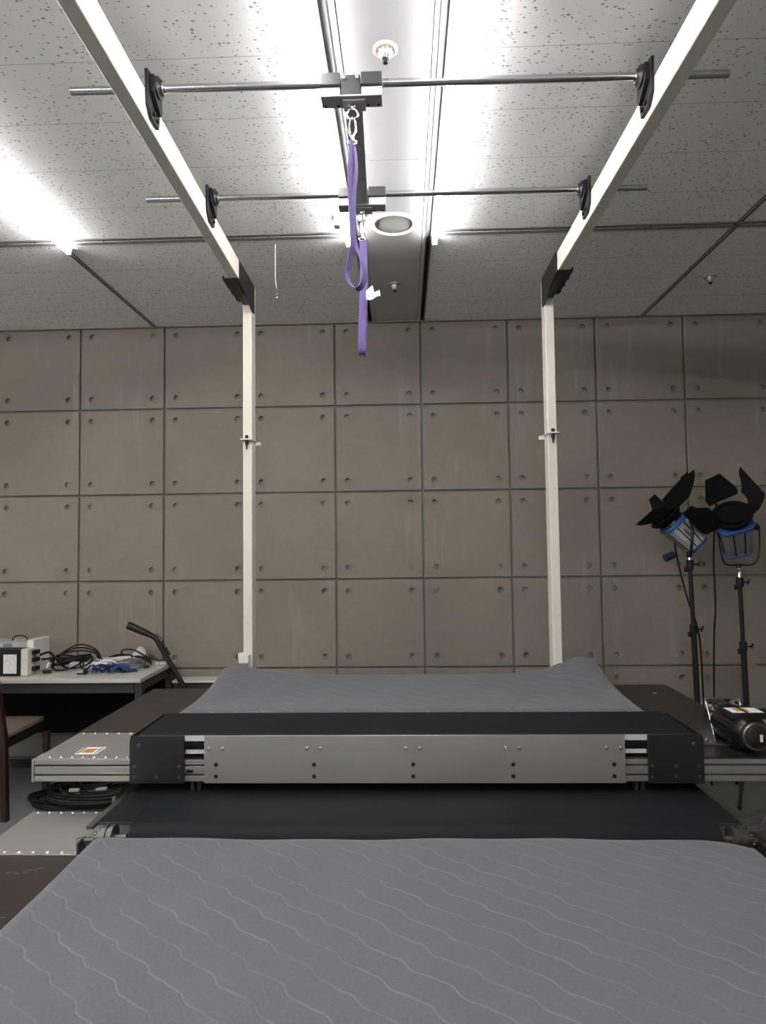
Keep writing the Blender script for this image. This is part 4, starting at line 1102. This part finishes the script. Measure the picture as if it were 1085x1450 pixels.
mb = MB(); mb.prism([(2.205, 4.42, 0), (2.205, 4.47, .703), (2.26, 4.47, .697), (2.37, 4.47, .650), (2.75, 4.47, .56), (2.75, 4.42, 0)], (0, .012, 0))
tag(make('grey_board', mb, 'board', origin=(2.45, 4.45, 0)), 'grey-brown board with a sloping top leaning on the wall at the right edge', 'board')
r = thing('control_box', (1.58, 2.70, .36), 'black control box hung under the rail at the right edge, below the motor', 'box')
make('case', MB().box(1.483, 1.70, 2.62, 2.78, .36, .6355), 'black_plastic', r, bevel=.004)
make('cable', MB().tube(smooth_pts([(1.481, 2.74, .56), (1.44, 2.76, .565), (1.39, 2.78, .585), (1.34, 2.80, .61), (1.30, 2.81, .64)], 6), .008), 'black_cable', r)
make('cable_gland', MB().cyl((1.482, 2.74, .60), (1.462, 2.74, .60), .010, n=12), 'black_plastic', r)
r = thing('wire_bundle', (1.35, 2.7, .36), 'bundle of thin grey wires between the lower conveyor and the black control box', 'cables')
mb = MB()
for k in range(9):
    mb.tube(smooth_pts([(1.09, 2.60 + .008 * k, .30 + .006 * k), (1.20, 2.64 + .008 * k, .352 + .006 * k), (1.31, 2.66 + .008 * k, .372 + .005 * k), (1.40, 2.68 + .006 * k, .385 + .006 * k), (1.481, 2.67 + .01 * k, .42 + .004 * k)], 5), .004, 6)
mb.tube(smooth_pts([(1.36, 2.66, .40), (1.39, 2.66, .45), (1.43, 2.66, .475), (1.481, 2.66, .47)], 5), .004, 6)
make('wire', mb, 'grey_cable', r)

# ------------------------------------------------------------------ camera, world, view
cam = bpy.data.cameras.new('camera'); co = bpy.data.objects.new('camera', cam); COL.objects.link(co)
R = Vector((0.9993937, 0.0327365, -0.0118534)); Uv = Vector((0.0134167, -0.0479556, 0.9987594)); Fw = Vector((-0.0321274, 0.9983129, 0.0483657))
mw = Matrix(((R.x, Uv.x, -Fw.x, 0), (R.y, Uv.y, -Fw.y, 0), (R.z, Uv.z, -Fw.z, 1.5), (0, 0, 0, 1)))
co.matrix_world = mw
cam.sensor_fit = 'VERTICAL'; cam.sensor_height = 24.0; cam.lens = 24.0 * 939.54 / 1450
cam.clip_start = .05; cam.clip_end = 60
scene.camera = co
w = bpy.data.worlds.new('World'); scene.world = w; w.use_nodes = True
w.node_tree.nodes['Background'].inputs[0].default_value = (0.02, 0.02, 0.02, 1)
w.node_tree.nodes['Background'].inputs[1].default_value = 0.0
vs = scene.view_settings
vs.view_transform = 'Standard'; vs.look = 'None'; vs.exposure = 1.05; vs.gamma = 1.0; vs.use_curve_mapping = False
